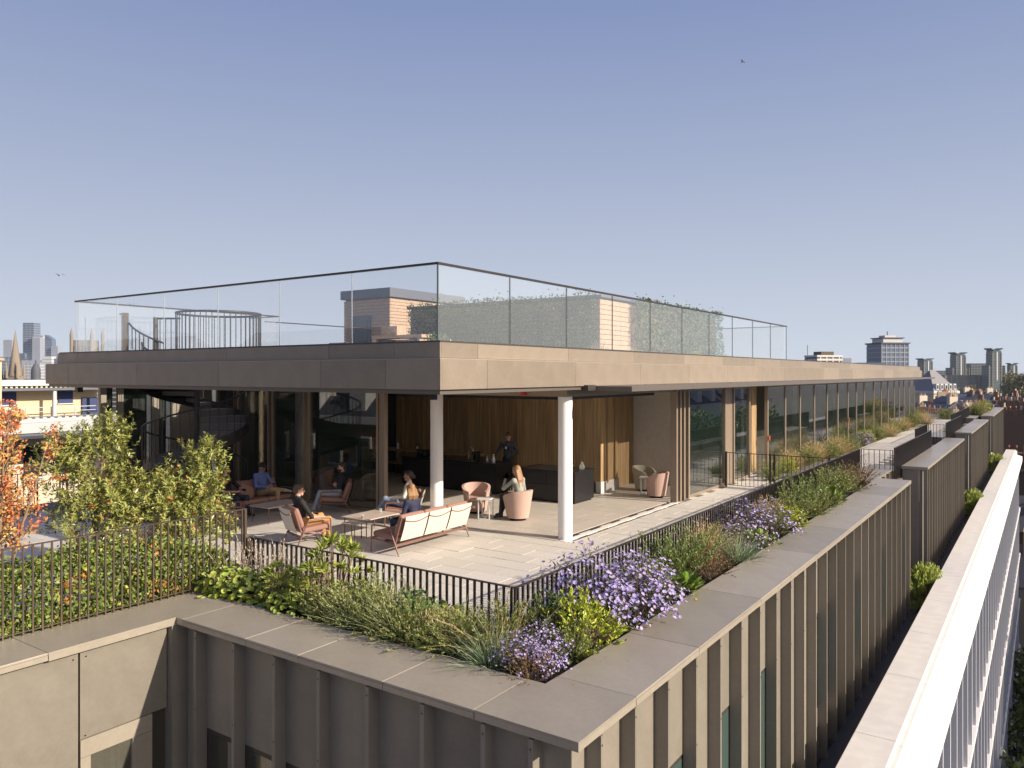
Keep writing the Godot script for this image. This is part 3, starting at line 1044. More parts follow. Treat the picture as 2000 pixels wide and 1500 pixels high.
func roof_top() -> void:
	# tan clad stair head
	var t := thing("stair_head", "small tan brick stair head with dark flat roof on the roof terrace", "building", P(22.0, 4.03, 21.0))
	bx(t, "wall", M.brick_gap, 22.06, 26.4, 4.03, 6.6, 21.06, 23.5)
	brick_courses(t, 22.0, 26.45, 21.0, 23.55, 4.05, 6.6, 0.125, 0.9)
	bx(t, "roof", M.lead, 21.9, 26.55, 6.6, 6.95, 20.9, 23.65)
	var d := bx(t, "door", M.lead, 21.93, 21.99, 4.04, 5.9, 22.0, 23.0)
	bx(d, "pane", M.pane_dark, 21.92, 21.929, 4.3, 5.7, 22.1, 22.9)
	# clad core with climbers
	var c := thing("roof_core", "tan clad lift core with climbing plants on the roof terrace", "building", P(20.53, 4.03, 11.0))
	bx(c, "wall", M.brick_gap, 20.58, 30.4, 4.03, 5.9, 11.05, 18.6)
	brick_courses(c, 20.53, 22.6, 11.0, 18.6, 4.05, 5.9, 0.15, 1.3)
	bx(c, "roof", M.lead, 20.45, 30.5, 5.9, 5.97, 10.92, 18.7)
	var v := climber("climber_on_core", "dark green climber over the shaded front of the roof lift core", 2600)
	v.position = P(20.5, 4.1, 11.0)
	fill_wall(v, Vector3(0, 0, -1), Vector3(-1, 0, 0), 7.5, 1.95, 7500, 0.07, 31)
	v = climber("climber_on_core", "sunlit green climber wall on the long side of the roof lift core", 3000)
	v.position = P(22.5, 4.1, 10.98)
	fill_wall(v, Vector3(1, 0, 0), Vector3(0, 0, 1), 8.0, 1.95, 8500, 0.075, 32)
	# planters and bits on the deck
	var spots := [[21.0, 10.0, 0.5, "low clipped hedge tuft left of the roof climber wall"], [24.5, 9.6, 0.55, "low clipped hedge tuft in the middle of the roof climber wall"], [27.0, 9.5, 0.45, "low clipped hedge tuft at the right of the roof climber wall"]]
	for s in spots:
		var p := plant("euonymus", s[0], s[1], 4.03, s[2] * 1.4, s[3], "shrub", "low hedge tufts on the roof")
		p.scale = Vector3(s[2] * 2.2, s[2] * 1.3, s[2] * 1.6)
	plant("artemisia", 19.2, 10.3, 4.03, 1.0, "pale feathery grass before the shaded climber on the roof", "grass")
	plant("dry", 17.6, 18.9, 4.03, 1.5, "brown potted plant left of the outdoor kitchen", "plant", "loose plants on the roof")
	plant("pittosporum", 18.9, 16.0, 4.03, 1.9, "dark shrub right of the outdoor kitchen", "plant", "loose plants on the roof")
	plant("heath", 17.9, 15.3, 4.03, 1.3, "low olive plant near the glass corner on the roof", "plant", "loose plants on the roof")
	var cab := thing("plant_cabinet", "grey rooftop plant cabinet left of the tan stair head", "cabinet", P(23.5, 4.03, 25.2))
	bx(cab, "body", M.city_grey, 23.5, 25.0, 4.03, 4.9, 24.4, 26.0)
	bx(cab, "lid", M.steel_grey, 23.45, 25.05, 4.9, 4.96, 24.35, 26.05)
	bx(cab, "flue", M.rail, 24.2, 24.3, 4.961, 5.5, 24.9, 25.0)
	var kit := thing("roof_kitchen", "concrete outdoor kitchen counter before the tan stair head", "counter", P(18.5, 4.03, 17.5))
	bx(kit, "worktop", M.brick_tan, 18.4, 19.0, 4.75, 4.85, 16.2, 18.4)
	bx(kit, "side", M.brick_tan, 18.42, 18.98, 4.03, 4.749, 18.2, 18.38)
	bx(kit, "side", M.brick_tan, 18.42, 18.98, 4.03, 4.749, 16.3, 16.4)
	bx(kit, "oven", M.stone_black, 18.5, 18.95, 4.1, 4.7, 17.5, 18.15)
	bx(kit, "log_store", M.bark, 18.5, 18.95, 4.1, 4.7, 16.6, 17.4)
	bx(kit, "hood", M.brick_tan, 18.45, 18.9, 4.851, 5.15, 17.3, 18.0)

func brick_courses(t: Node3D, a0: float, a1: float, b0: float, b1: float, y0: float, y1: float, h: float, l: float) -> void:
	# each course of long tan bricks on the front (facing -a) and right (facing -b) faces
	var y := y0
	var r := 0
	while y + h <= y1 + 0.001:
		var b := b0 + (0.0 if r % 2 == 0 else l * 0.5)
		if r % 2 == 1:
			bx(t, "brick", M.brick_tan, a0, a0 + 0.06, y, y + h - 0.014, b0, b - 0.004)
		while b < b1 - 0.1:
			bx(t, "brick", M.brick_tan, a0, a0 + 0.06, y, y + h - 0.014, b + 0.004, minf(b + l, b1) - 0.004)
			b += l
		var a := a0 + 0.064
		while a < a1 - 0.1:
			bx(t, "brick", M.brick_tan, a + 0.004, minf(a + l, a1) - 0.004, y, y + h - 0.014, b0 - 0.001, b0 + 0.05)
			a += l
		y += h
		r += 1

func climber(called: String, label: String, _n: int) -> Node3D:
	return thing(called, label, "climber", Vector3.ZERO, 0.0, "climbers on the roof core")

func fill_wall(t: Node3D, along: Vector3, out: Vector3, length: float, height: float, count: int, size: float, sd: int) -> void:
	rng.seed = sd
	var lm := LM.new()
	var nz := FastNoiseLite.new()
	nz.seed = sd
	nz.frequency = 0.6
	for i in count:
		var u := rr(0.0, length)
		var w := rr(0.0, height) + nz.get_noise_1d(u * 3.0) * 0.1 + (rr(0.0, 0.3) if rng.randf() < 0.04 else 0.0)
		var th := 0.08 + 0.14 * (nz.get_noise_2d(u * 2.0, w * 2.0) + 0.5) + rr(0.0, 0.08)
		var d := (out * rr(0.2, 1.0) + along * rr(-1.0, 1.0) + Vector3.UP * rr(-0.8, 0.6)).normalized()
		var s := d.cross(out + Vector3.UP * 0.3).normalized()
		var g := rr(0.7, 1.3)
		lm.leaf(along * u + Vector3.UP * w + out * th, d, s, size * rr(0.7, 1.3), size * 0.7, Color(0.075 * g, 0.11 * g, 0.028 * g))
	put(t, "foliage", lm.mesh(), M.leaf)
	for k in 9:
		var mb := MB.new()
		var x := length * (k + 0.5) / 9.0
		mb.tube([along * x + out * 0.03, along * (x + 0.1) + Vector3.UP * height * 0.5 + out * 0.05, along * (x - 0.05) + Vector3.UP * height * 0.92 + out * 0.04], [0.02, 0.014, 0.006], 5)
		put(t, "stem", mb.mesh(), M.bark_dark)

func spiral_stair() -> void:
	var t := thing("spiral_staircase", "black steel spiral staircase rising through the roof at left", "staircase", P(12.37, 0, 18.95))
	var R := 1.33
	var rise := 4.1 / 22.0
	var right := Vector3(0.569, 0, 0.822)
	var fwd := Vector3(0.822, 0, -0.569)
	var dir := func(g: float) -> Vector3: return right * cos(g) + fwd * sin(g)
	var g0 := deg_to_rad(-325.0)
	var dg := deg_to_rad(30.0)
	var mb := MB.new()
	mb.tube([Vector3(0, 0.0, 0), Vector3(0, 4.25, 0)], 0.075, 16)
	put(t, "pole", mb.mesh(), M.stair_black)
	# one tread mesh, turned for each step
	mb = MB.new()
	var ring := []
	for k in 5:
		var g := dg * 1.12 * k / 4.0
		ring.append(Vector3(cos(g), 0, -sin(g)))
	for k in 4:
		var i0: Vector3 = ring[k] * 0.07
		var i1: Vector3 = ring[k + 1] * 0.07
		var o0: Vector3 = ring[k] * R
		var o1: Vector3 = ring[k + 1] * R
		var dn := Vector3(0, -0.045, 0)
		mb.quad(i0, o0, o1, i1)
		mb.quad(i1 + dn, o1 + dn, o0 + dn, i0 + dn)
		mb.quad(o0 + dn, o1 + dn, o1, o0)
	mb.quad(ring[0] * R, ring[0] * 0.07, ring[0] * 0.07 + Vector3(0, -rise, 0), ring[0] * R + Vector3(0, -rise, 0))
	var tread := mb.mesh()
	var base_turn := atan2(-right.z, right.x)
	for s in 22:
		var g := g0 + dg * s
		put(t, "tread", tread, M.tread_grey, Vector3(0, rise * (s + 1), 0), Basis(Vector3.UP, base_turn + g))
	# outer string, handrail and balusters follow the helix
	var rail := []
	var low := []
	var up := []
	for k in 18 * 4:
		var g := g0 + dg * k / 4.0
		var y := rise * (k / 4.0 + 0.6)
		var d: Vector3 = dir.call(g)
		rail.append(d * (R + 0.02) + Vector3(0, y + 1.0, 0))
	for k in 22 * 4:
		var g := g0 + dg * k / 4.0
		var y := rise * (k / 4.0 + 0.6)
		var d: Vector3 = dir.call(g)
		low.append(d * (R + 0.012) + Vector3(0, y - 0.22, 0))
		up.append(d * (R + 0.012) + Vector3(0, y + 0.1, 0))
	mb = MB.new()
	mb.tube(rail, 0.026, 8)
	put(t, "handrail", mb.mesh(), M.stair_black)
	mb = MB.new()
	for k in low.size() - 1:
		mb.quad(low[k], low[k + 1], up[k + 1], up[k])
		var i0: Vector3 = Vector3(low[k].x, 0, low[k].z).normalized() * -0.02
		var i1: Vector3 = Vector3(low[k + 1].x, 0, low[k + 1].z).normalized() * -0.02
		mb.quad(low[k + 1] + i1, low[k] + i0, up[k] + i0, up[k + 1] + i1)
		mb.quad(up[k], up[k + 1], up[k + 1] + i1, up[k] + i0)
	put(t, "string", mb.mesh(), M.stair_black)
	var bm := CylinderMesh.new()
	bm.top_radius = 0.011
	bm.bottom_radius = 0.011
	bm.height = 1.02
	bm.radial_segments = 6
	bm.rings = 1
	for k in range(0, 18 * 3):
		var g := g0 + dg * k / 3.0
		put(t, "baluster", bm, M.stair_black, dir.call(g) * (R + 0.02) + Vector3(0, rise * (k / 3.0 + 0.6) + 0.5, 0))
	# drum-shaped guard on the roof, with a landing fence and a stair rail dropping beside it
	var off := right * 0.6
	var top := []
	for k in 65:
		top.append(off + dir.call(TAU * k / 64.0) * 1.08 + Vector3(0, 5.22, 0))
	mb = MB.new()
	mb.tube(top, 0.03, 8)
	put(t, "guard_rail", mb.mesh(), M.stair_black)
	for k in 46:
		put(t, "guard_baluster", bm, M.stair_black, off + dir.call(TAU * k / 46.0) * 1.08 + Vector3(0, 4.7, 0))
	put(t, "guard_post", box_mesh(Vector3(0.13, 1.22, 0.13)), M.rail_brown, right * -1.95 + Vector3(0, 4.64, 0))
	put(t, "guard_post", box_mesh(Vector3(0.09, 1.1, 0.09)), M.rail_brown, right * -1.12 + Vector3(0, 4.58, 0))
	mb = MB.new()
	mb.tube([right * -2.1 + Vector3(0, 5.22, 0), right * -1.9 + Vector3(0, 5.22, 0)], 0.025, 8)
	mb.tube([right * -1.12 + Vector3(0, 5.1, 0), right * -0.45 + Vector3(0, 5.1, 0)], 0.025, 8)
	put(t, "landing_rail", mb.mesh(), M.stair_black)
	var drop := []
	for k in 9:
		var u := k / 8.0
		drop.append(right * lerpf(-1.85, -0.9, u) + fwd * sin(u * PI) * -0.15 + Vector3(0, 4.98 - 0.55 * pow(u, 0.75), 0))
		if k > 0:
			put(t, "guard_baluster", box_mesh(Vector3(0.02, 0.6, 0.02)), M.stair_black, drop[k] + Vector3(0, -0.3, 0))
	mb = MB.new()
	mb.tube(drop, 0.027, 8)
	put(t, "stair_rail", mb.mesh(), M.stair_black)
	for k in 4:
		put(t, "guard_baluster", box_mesh(Vector3(0.018, 1.0, 0.018)), M.stair_black, right * (-1.0 + k * 0.15) + Vector3(0, 4.58, 0))

func white_building() -> void:
	var t := thing("white_facade_building", "white gridded office facade with pale coping, falling to the street at right", "building", P(0, -21.4, 2.4))
	var a := -8.0
	while a < 73.0:
		bx(t, "coping_stone", M.coping_stone, a + 0.004, a + 3.196, -2.72, -2.6, 2.08, 2.74, 0.012)
		bx(t, "upstand", M.white_concrete, a + 0.004, a + 3.196, -3.05, -2.66, 1.98, 2.079)
		bx(t, "parapet_wall", M.coping_stone, a, a + 3.2, -3.75, -2.73, 2.3, 2.7)
		# sloping white ledge
		var mb := MB.new()
		var p := [P(0, -2.98, 2.0), P(0, -3.12, 1.62), P(0, -3.5, 1.62), P(0, -3.5, 2.0)]
		var x0 := Vector3(a + 0.004, 0, 0)
		var x1 := Vector3(a + 3.196, 0, 0)
		for k in 4:
			mb.quad(p[k] + x0, p[(k + 1) % 4] + x0, p[(k + 1) % 4] + x1, p[k] + x1)
		mb.quad(p[3] + x0, p[2] + x0, p[1] + x0, p[0] + x0)
		mb.quad(p[0] + x1, p[1] + x1, p[2] + x1, p[3] + x1)
		put(t, "ledge", mb.mesh(), M.white_concrete, -t.position)
		a += 3.2
	bx(t, "setback_floor", M.gravel, -8.0, 73.0, -4.0, -3.7, 2.3, 3.6)
	bx(t, "wall", M.window_grey, -8.0, 73.0, -21.4, -3.51, 2.0, 3.4)
	var fm := box_mesh(Vector3(0.08, 3.438, 0.26))
	for fl in 5:
		var y := -3.5 - 3.6 * fl
		bx(t, "slab_band", M.white_fin, -8.0, 73.0, y - 3.6, y - 3.44, 1.7, 1.999)
		for k in 46:
			var aa := 3.0 + k * 1.5 + (0.0 if fl % 2 == 0 else 0.75)
			put(t, "fin", fm, M.white_fin, P(aa, y - 1.72, 1.868) - t.position)
	# planting in the trench behind the coping
	for s in [[26.6, "bright fern-leaved shrub in the trench at the first gap between blocks"], [45.3, "bright fern-leaved shrub in the trench at the second gap between blocks"], [66.0, "bright fern-leaved shrub in the trench at the third gap between blocks"]]:
		var q := plant("mahonia", s[0], 3.05, -3.7, 1.5, s[1], "shrub", "shrubs in the trench")
		q.scale = Vector3(2.9, 3.4, 1.7)

func jit(c: Color, k: float) -> Color:
	var g := 1.0 + rr(-k, k)
	return Color(c.r * g * (1.0 + rr(-0.12, 0.12)), c.g * g, c.b * g * (1.0 + rr(-0.15, 0.15)))

func dome(up: float) -> Vector3:
	# a random direction in the upper half, biased upwards by up
	var g := rr(0.0, TAU)
	var y := pow(rng.randf(), up)
	var r := sqrt(maxf(0.0, 1.0 - y * y))
	return Vector3(cos(g) * r, y, sin(g) * r)

func side_of(d: Vector3) -> Vector3:
	var q := Vector3(rr(-1, 1), rr(-0.3, 0.3), rr(-1, 1))
	var s := d.cross(q)
	return s.normalized() if s.length() > 0.01 else Vector3.RIGHT

func plant_parts(kind: String, variant: int) -> Array:
	# [part name, mesh, material] of one plant about half a metre across, base at its origin
	var key := kind + str(variant)
	if protos.has(key):
		return protos[key]
	rng.seed = hash(key) % 100000
	var out := []
	var lm := LM.new()
	var st := MB.new()
	match kind:
		"geranium":
			for i in 420:
				var d := dome(0.7)
				var p := Vector3(d.x * 0.36, 0.03 + d.y * 0.3, d.z * 0.36) * rr(0.65, 1.05)
				var f := (d * 0.7 + Vector3(rr(-0.6, 0.6), rr(0.0, 0.7), rr(-0.6, 0.6))).normalized()
				var s := side_of(f)
				lm.oval(p, s, s.cross(f).normalized(), rr(0.045, 0.085), rr(0.045, 0.08), 0.12, jit(Color(0.29, 0.35, 0.06), 0.35))
			for i in 24:
				var d := dome(0.9)
				st.tube([Vector3.ZERO, Vector3(d.x * 0.3, 0.02 + d.y * 0.26, d.z * 0.3)], 0.0025, 4, false)
			out = [["foliage", lm.mesh(), M.leaf], ["stems", st.mesh(), M.bark]]
		"geranium_dark":
			for i in 260:
				var d := dome(0.7)
				var p := Vector3(d.x * 0.34, 0.03 + d.y * 0.34, d.z * 0.34) * rr(0.65, 1.05)
				var f := (d * 0.7 + Vector3(rr(-0.6, 0.6), rr(0.0, 0.7), rr(-0.6, 0.6))).normalized()
				var s := side_of(f)
				lm.oval(p, s, s.cross(f).normalized(), rr(0.05, 0.1), rr(0.05, 0.09), 0.12, jit(Color(0.0975, 0.169, 0.039), 0.3))
			out = [["foliage", lm.mesh(), M.leaf]]
		"grass", "fescue", "stipa", "straw":
			var n: int = {"grass": 460, "fescue": 420, "stipa": 90, "straw": 340}[kind]
			var k0: Color = {"grass": Color(0.18, 0.23, 0.07), "fescue": Color(0.13, 0.195, 0.117), "stipa": Color(0.39, 0.26, 0.104), "straw": Color(0.221, 0.182, 0.078)}[kind]
			var k1: Color = {"grass": Color(0.4, 0.4, 0.18), "fescue": Color(0.26, 0.325, 0.182), "stipa": Color(0.65, 0.468, 0.221), "straw": Color(0.52, 0.39, 0.195)}[kind]
			for i in n:
				var d := dome(0.35)
				var l := rr(0.25, 0.52) * (1.25 if kind == "stipa" else 1.0)
				var g := rr(0, TAU)
				lm.blade(Vector3(cos(g), 0, sin(g)) * rr(0.0, 0.1) + Vector3(d.x, 0, d.z) * 0.1, d, side_of(d), l, rr(0.005, 0.009), rr(0.05, 0.35), jit(k0, 0.25), jit(k1, 0.3))
				if kind == "straw" or (kind == "grass" and i % 5 == 0):
					for q in 4:
						var e := (d + Vector3(rr(-0.5, 0.5), rr(-0.3, 0.5), rr(-0.5, 0.5))).normalized()
						lm.leaf(d * l * rr(0.7, 0.95), e, side_of(e), rr(0.02, 0.035), 0.008, jit(k1, 0.3))
			out = [["blades", lm.mesh(), M.leaf]]
		"rosemary":
			for i in 62:
				var d := dome(0.22)
				var l := rr(0.3, 0.56)
				var b := Vector3(rr(-0.16, 0.16), 0.0, rr(-0.16, 0.16))
				st.tube([b, b + d * l], [0.004, 0.0015], 4, false)
				for j in 44:
					var u := rr(0.12, 1.0)
					var e := (d * 0.9 + Vector3(rr(-1, 1), rr(-0.2, 0.8), rr(-1, 1))).normalized()
					lm.leaf(b + d * l * u, e, side_of(e), rr(0.025, 0.045), 0.011, jit(Color(0.2, 0.26, 0.075), 0.3))
			out = [["foliage", lm.mesh(), M.leaf], ["stems", st.mesh(), M.stem_green]]
		"aster", "aster_pale":
			var fl := LM.new()
			for i in 70:
				var d := dome(0.6)
				var tip := Vector3(d.x * 0.42, 0.06 + d.y * 0.42, d.z * 0.42) * rr(0.75, 1.05)
				st.tube([Vector3(d.x, 0, d.z) * 0.06, tip * 0.55 + Vector3.UP * 0.05, tip], [0.004, 0.003, 0.0015], 4, false)
				for j in 9:
					var e := (d + Vector3(rr(-1, 1), rr(-0.4, 0.8), rr(-1, 1))).normalized()
					lm.leaf(tip * rr(0.3, 1.0) + Vector3(rr(-0.03, 0.03), rr(-0.03, 0.03), rr(-0.03, 0.03)), e, side_of(e), rr(0.025, 0.045), 0.011, jit(Color(0.078, 0.104, 0.0364), 0.4))
				for j in (6 if kind == "aster" else 5):
					var q := (d * 0.6 + Vector3(rr(-0.6, 0.6), rr(0.1, 0.9), rr(-0.6, 0.6))).normalized()
					fl.flower(tip + Vector3(rr(-0.07, 0.07), rr(-0.05, 0.05), rr(-0.07, 0.07)), q, rr(0.013, 0.02), jit(Color(0.43, 0.35, 0.66) if kind == "aster" else Color(0.5, 0.37, 0.52), 0.25), Color(0.5, 0.38, 0.16))
			out = [["foliage", lm.mesh(), M.leaf], ["stems", st.mesh(), M.bark_dark], ["flowers", fl.mesh(), M.petal]]
		"euonymus", "pittosporum":
			var k := Color(0.39, 0.442, 0.0455) if kind == "euonymus" else Color(0.091, 0.137, 0.0455)
			for i in 130:
				var d := dome(0.75)
				var tip := Vector3(d.x * 0.36, 0.05 + d.y * 0.42, d.z * 0.36) * rr(0.6, 1.05)
				var gr := (d + Vector3.UP * 0.6).normalized()
				st.tube([Vector3(d.x, 0.0, d.z) * 0.05, tip], [0.005, 0.002], 4, false)
				for j in 13:
					var e := (gr * rr(0.3, 1.0) + Vector3(rr(-1, 1), rr(-0.2, 0.7), rr(-1, 1))).normalized()
					lm.leaf(tip - gr * rr(0.0, 0.09), e, side_of(e), rr(0.032, 0.055), rr(0.016, 0.024), jit(k, 0.35))
			out = [["foliage", lm.mesh(), M.leaf_gloss], ["stems", st.mesh(), M.bark]]
		"mahonia":
			for i in 40:
				var d := dome(0.8)
				var tip := Vector3(d.x * 0.2, 0.08 + d.y * 0.25, d.z * 0.2)
				st.tube([Vector3.ZERO, tip], [0.008, 0.004], 4, false)
				var g := (d + Vector3.UP * 0.4).normalized()
				for j in 9:
					var e := (g * 0.5 + Vector3(rr(-1, 1), rr(-0.3, 0.5), rr(-1, 1))).normalized()
					var s := side_of(e)
					for q in 6:
						for sg in [-1.0, 1.0]:
							var ll: Vector3 = (s * sg + e * 0.5).normalized()
							lm.leaf(tip + e * (0.02 + 0.022 * q), ll, s.cross(e).cross(ll).normalized(), 0.045, 0.016, jit(Color(0.312, 0.364, 0.078), 0.3))
			out = [["foliage", lm.mesh(), M.leaf_gloss], ["stems", st.mesh(), M.bark]]
		"bergenia":
			for i in 34:
				var d := dome(0.9)
				var g := (Vector3(d.x, 0.25 + d.y * 0.6, d.z)).normalized()
				var s := g.cross(Vector3.UP).normalized()
				st.tube([Vector3.ZERO, g * 0.14], [0.008, 0.006], 5, false)
				lm.oval(g * 0.12, (g + Vector3(rr(-0.2, 0.2), rr(-0.35, 0.25), rr(-0.2, 0.2))).normalized(), s, rr(0.15, 0.22), rr(0.1, 0.14), 0.18, jit(Color(0.156, 0.234, 0.039), 0.35))
			out = [["foliage", lm.mesh(), M.leaf_gloss], ["stems", st.mesh(), M.bark]]
		"dry":
			for i in 90:
				var d := dome(0.5)
				var tip := d * rr(0.22, 0.42)
				tip.y = maxf(tip.y, 0.03)
				st.tube([Vector3(d.x, 0, d.z) * 0.05, tip], [0.0035, 0.0015], 4, false)
				for j in 14:
					var e := (d + Vector3(rr(-1, 1), rr(-0.5, 0.8), rr(-1, 1))).normalized()
					lm.leaf(tip * rr(0.45, 1.05), e, side_of(e), rr(0.015, 0.032), 0.012, jit(Color(0.247, 0.15, 0.065), 0.45))
			out = [["foliage", lm.mesh(), M.dry_leaf], ["stems", st.mesh(), M.bark_dark]]
		"heath":
			for i in 120:
				var d := dome(0.42)
				var tip := d * rr(0.25, 0.5)
				st.tube([Vector3(d.x, 0, d.z) * 0.08, tip], [0.003, 0.0012], 4, false)
				for j in 30:
					var e := (d + Vector3(rr(-1, 1), rr(-0.3, 0.9), rr(-1, 1))).normalized()
					lm.leaf(tip * rr(0.25, 1.03), e, side_of(e), rr(0.022, 0.042), 0.013, jit(Color(0.235, 0.265, 0.08), 0.4))
			out = [["foliage", lm.mesh(), M.leaf], ["stems", st.mesh(), M.stem_green]]
		"artemisia":
			for i in 60:
				var d := dome(0.2)
				var l := rr(0.3, 0.55)
				var b := Vector3(rr(-0.14, 0.14), 0.0, rr(-0.14, 0.14))
				st.tube([b, b + d * l], [0.003, 0.0012], 4, false)
				for j in 16:
					var e := (d + Vector3(rr(-1, 1), rr(-0.2, 0.6), rr(-1, 1))).normalized()
					lm.leaf(b + d * l * rr(0.3, 1.0), e, side_of(e), rr(0.014, 0.028), 0.008, jit(Color(0.546, 0.494, 0.39), 0.25))
			out = [["foliage", lm.mesh(), M.dry_leaf], ["stems", st.mesh(), M.bark]]
		"nandina":
			for i in 60:
				var d := dome(0.5)
				var tip := Vector3(d.x * 0.26, 0.08 + d.y * 0.46, d.z * 0.26)
				st.tube([Vector3(d.x, 0, d.z) * 0.04, tip], [0.005, 0.002], 4, false)
				for j in 12:
					var e := (d * 0.6 + Vector3(rr(-1, 1), rr(-0.3, 0.5), rr(-1, 1))).normalized()
					lm.leaf(tip, e, side_of(e), rr(0.06, 0.1), 0.017, jit(Color(0.26, 0.299, 0.052), 0.4))
			out = [["foliage", lm.mesh(), M.leaf], ["stems", st.mesh(), M.bark]]
	protos[key] = out
	return out

func plant(kind: String, a: float, b: float, y: float, size: float, label: String, category := "plant", group := "") -> Node3D:
	var v := int(absf(a * 7.0 + b * 3.0)) % 2
	var parts := plant_parts(kind, v)
	var called := {"geranium": "geranium_plant", "geranium_dark": "geranium_plant", "grass": "grass_tuft", "fescue": "fescue_tuft", "stipa": "feather_grass", "straw": "straw_grass", "rosemary": "rosemary_bush", "aster": "aster_plant", "aster_pale": "aster_plant", "euonymus": "euonymus_shrub", "pittosporum": "evergreen_shrub", "mahonia": "fern_leaved_shrub", "bergenia": "bergenia_plant", "dry": "withered_plant", "heath": "heath_plant", "artemisia": "pale_feathery_plant", "nandina": "narrow_leaved_plant"}
	var t := thing(called[kind], label, category, P(a, y, b), a * 2.7 + b, group)
	t.scale = Vector3.ONE * size
	for p in parts:
		put(t, p[0], p[1], p[2])
	return t

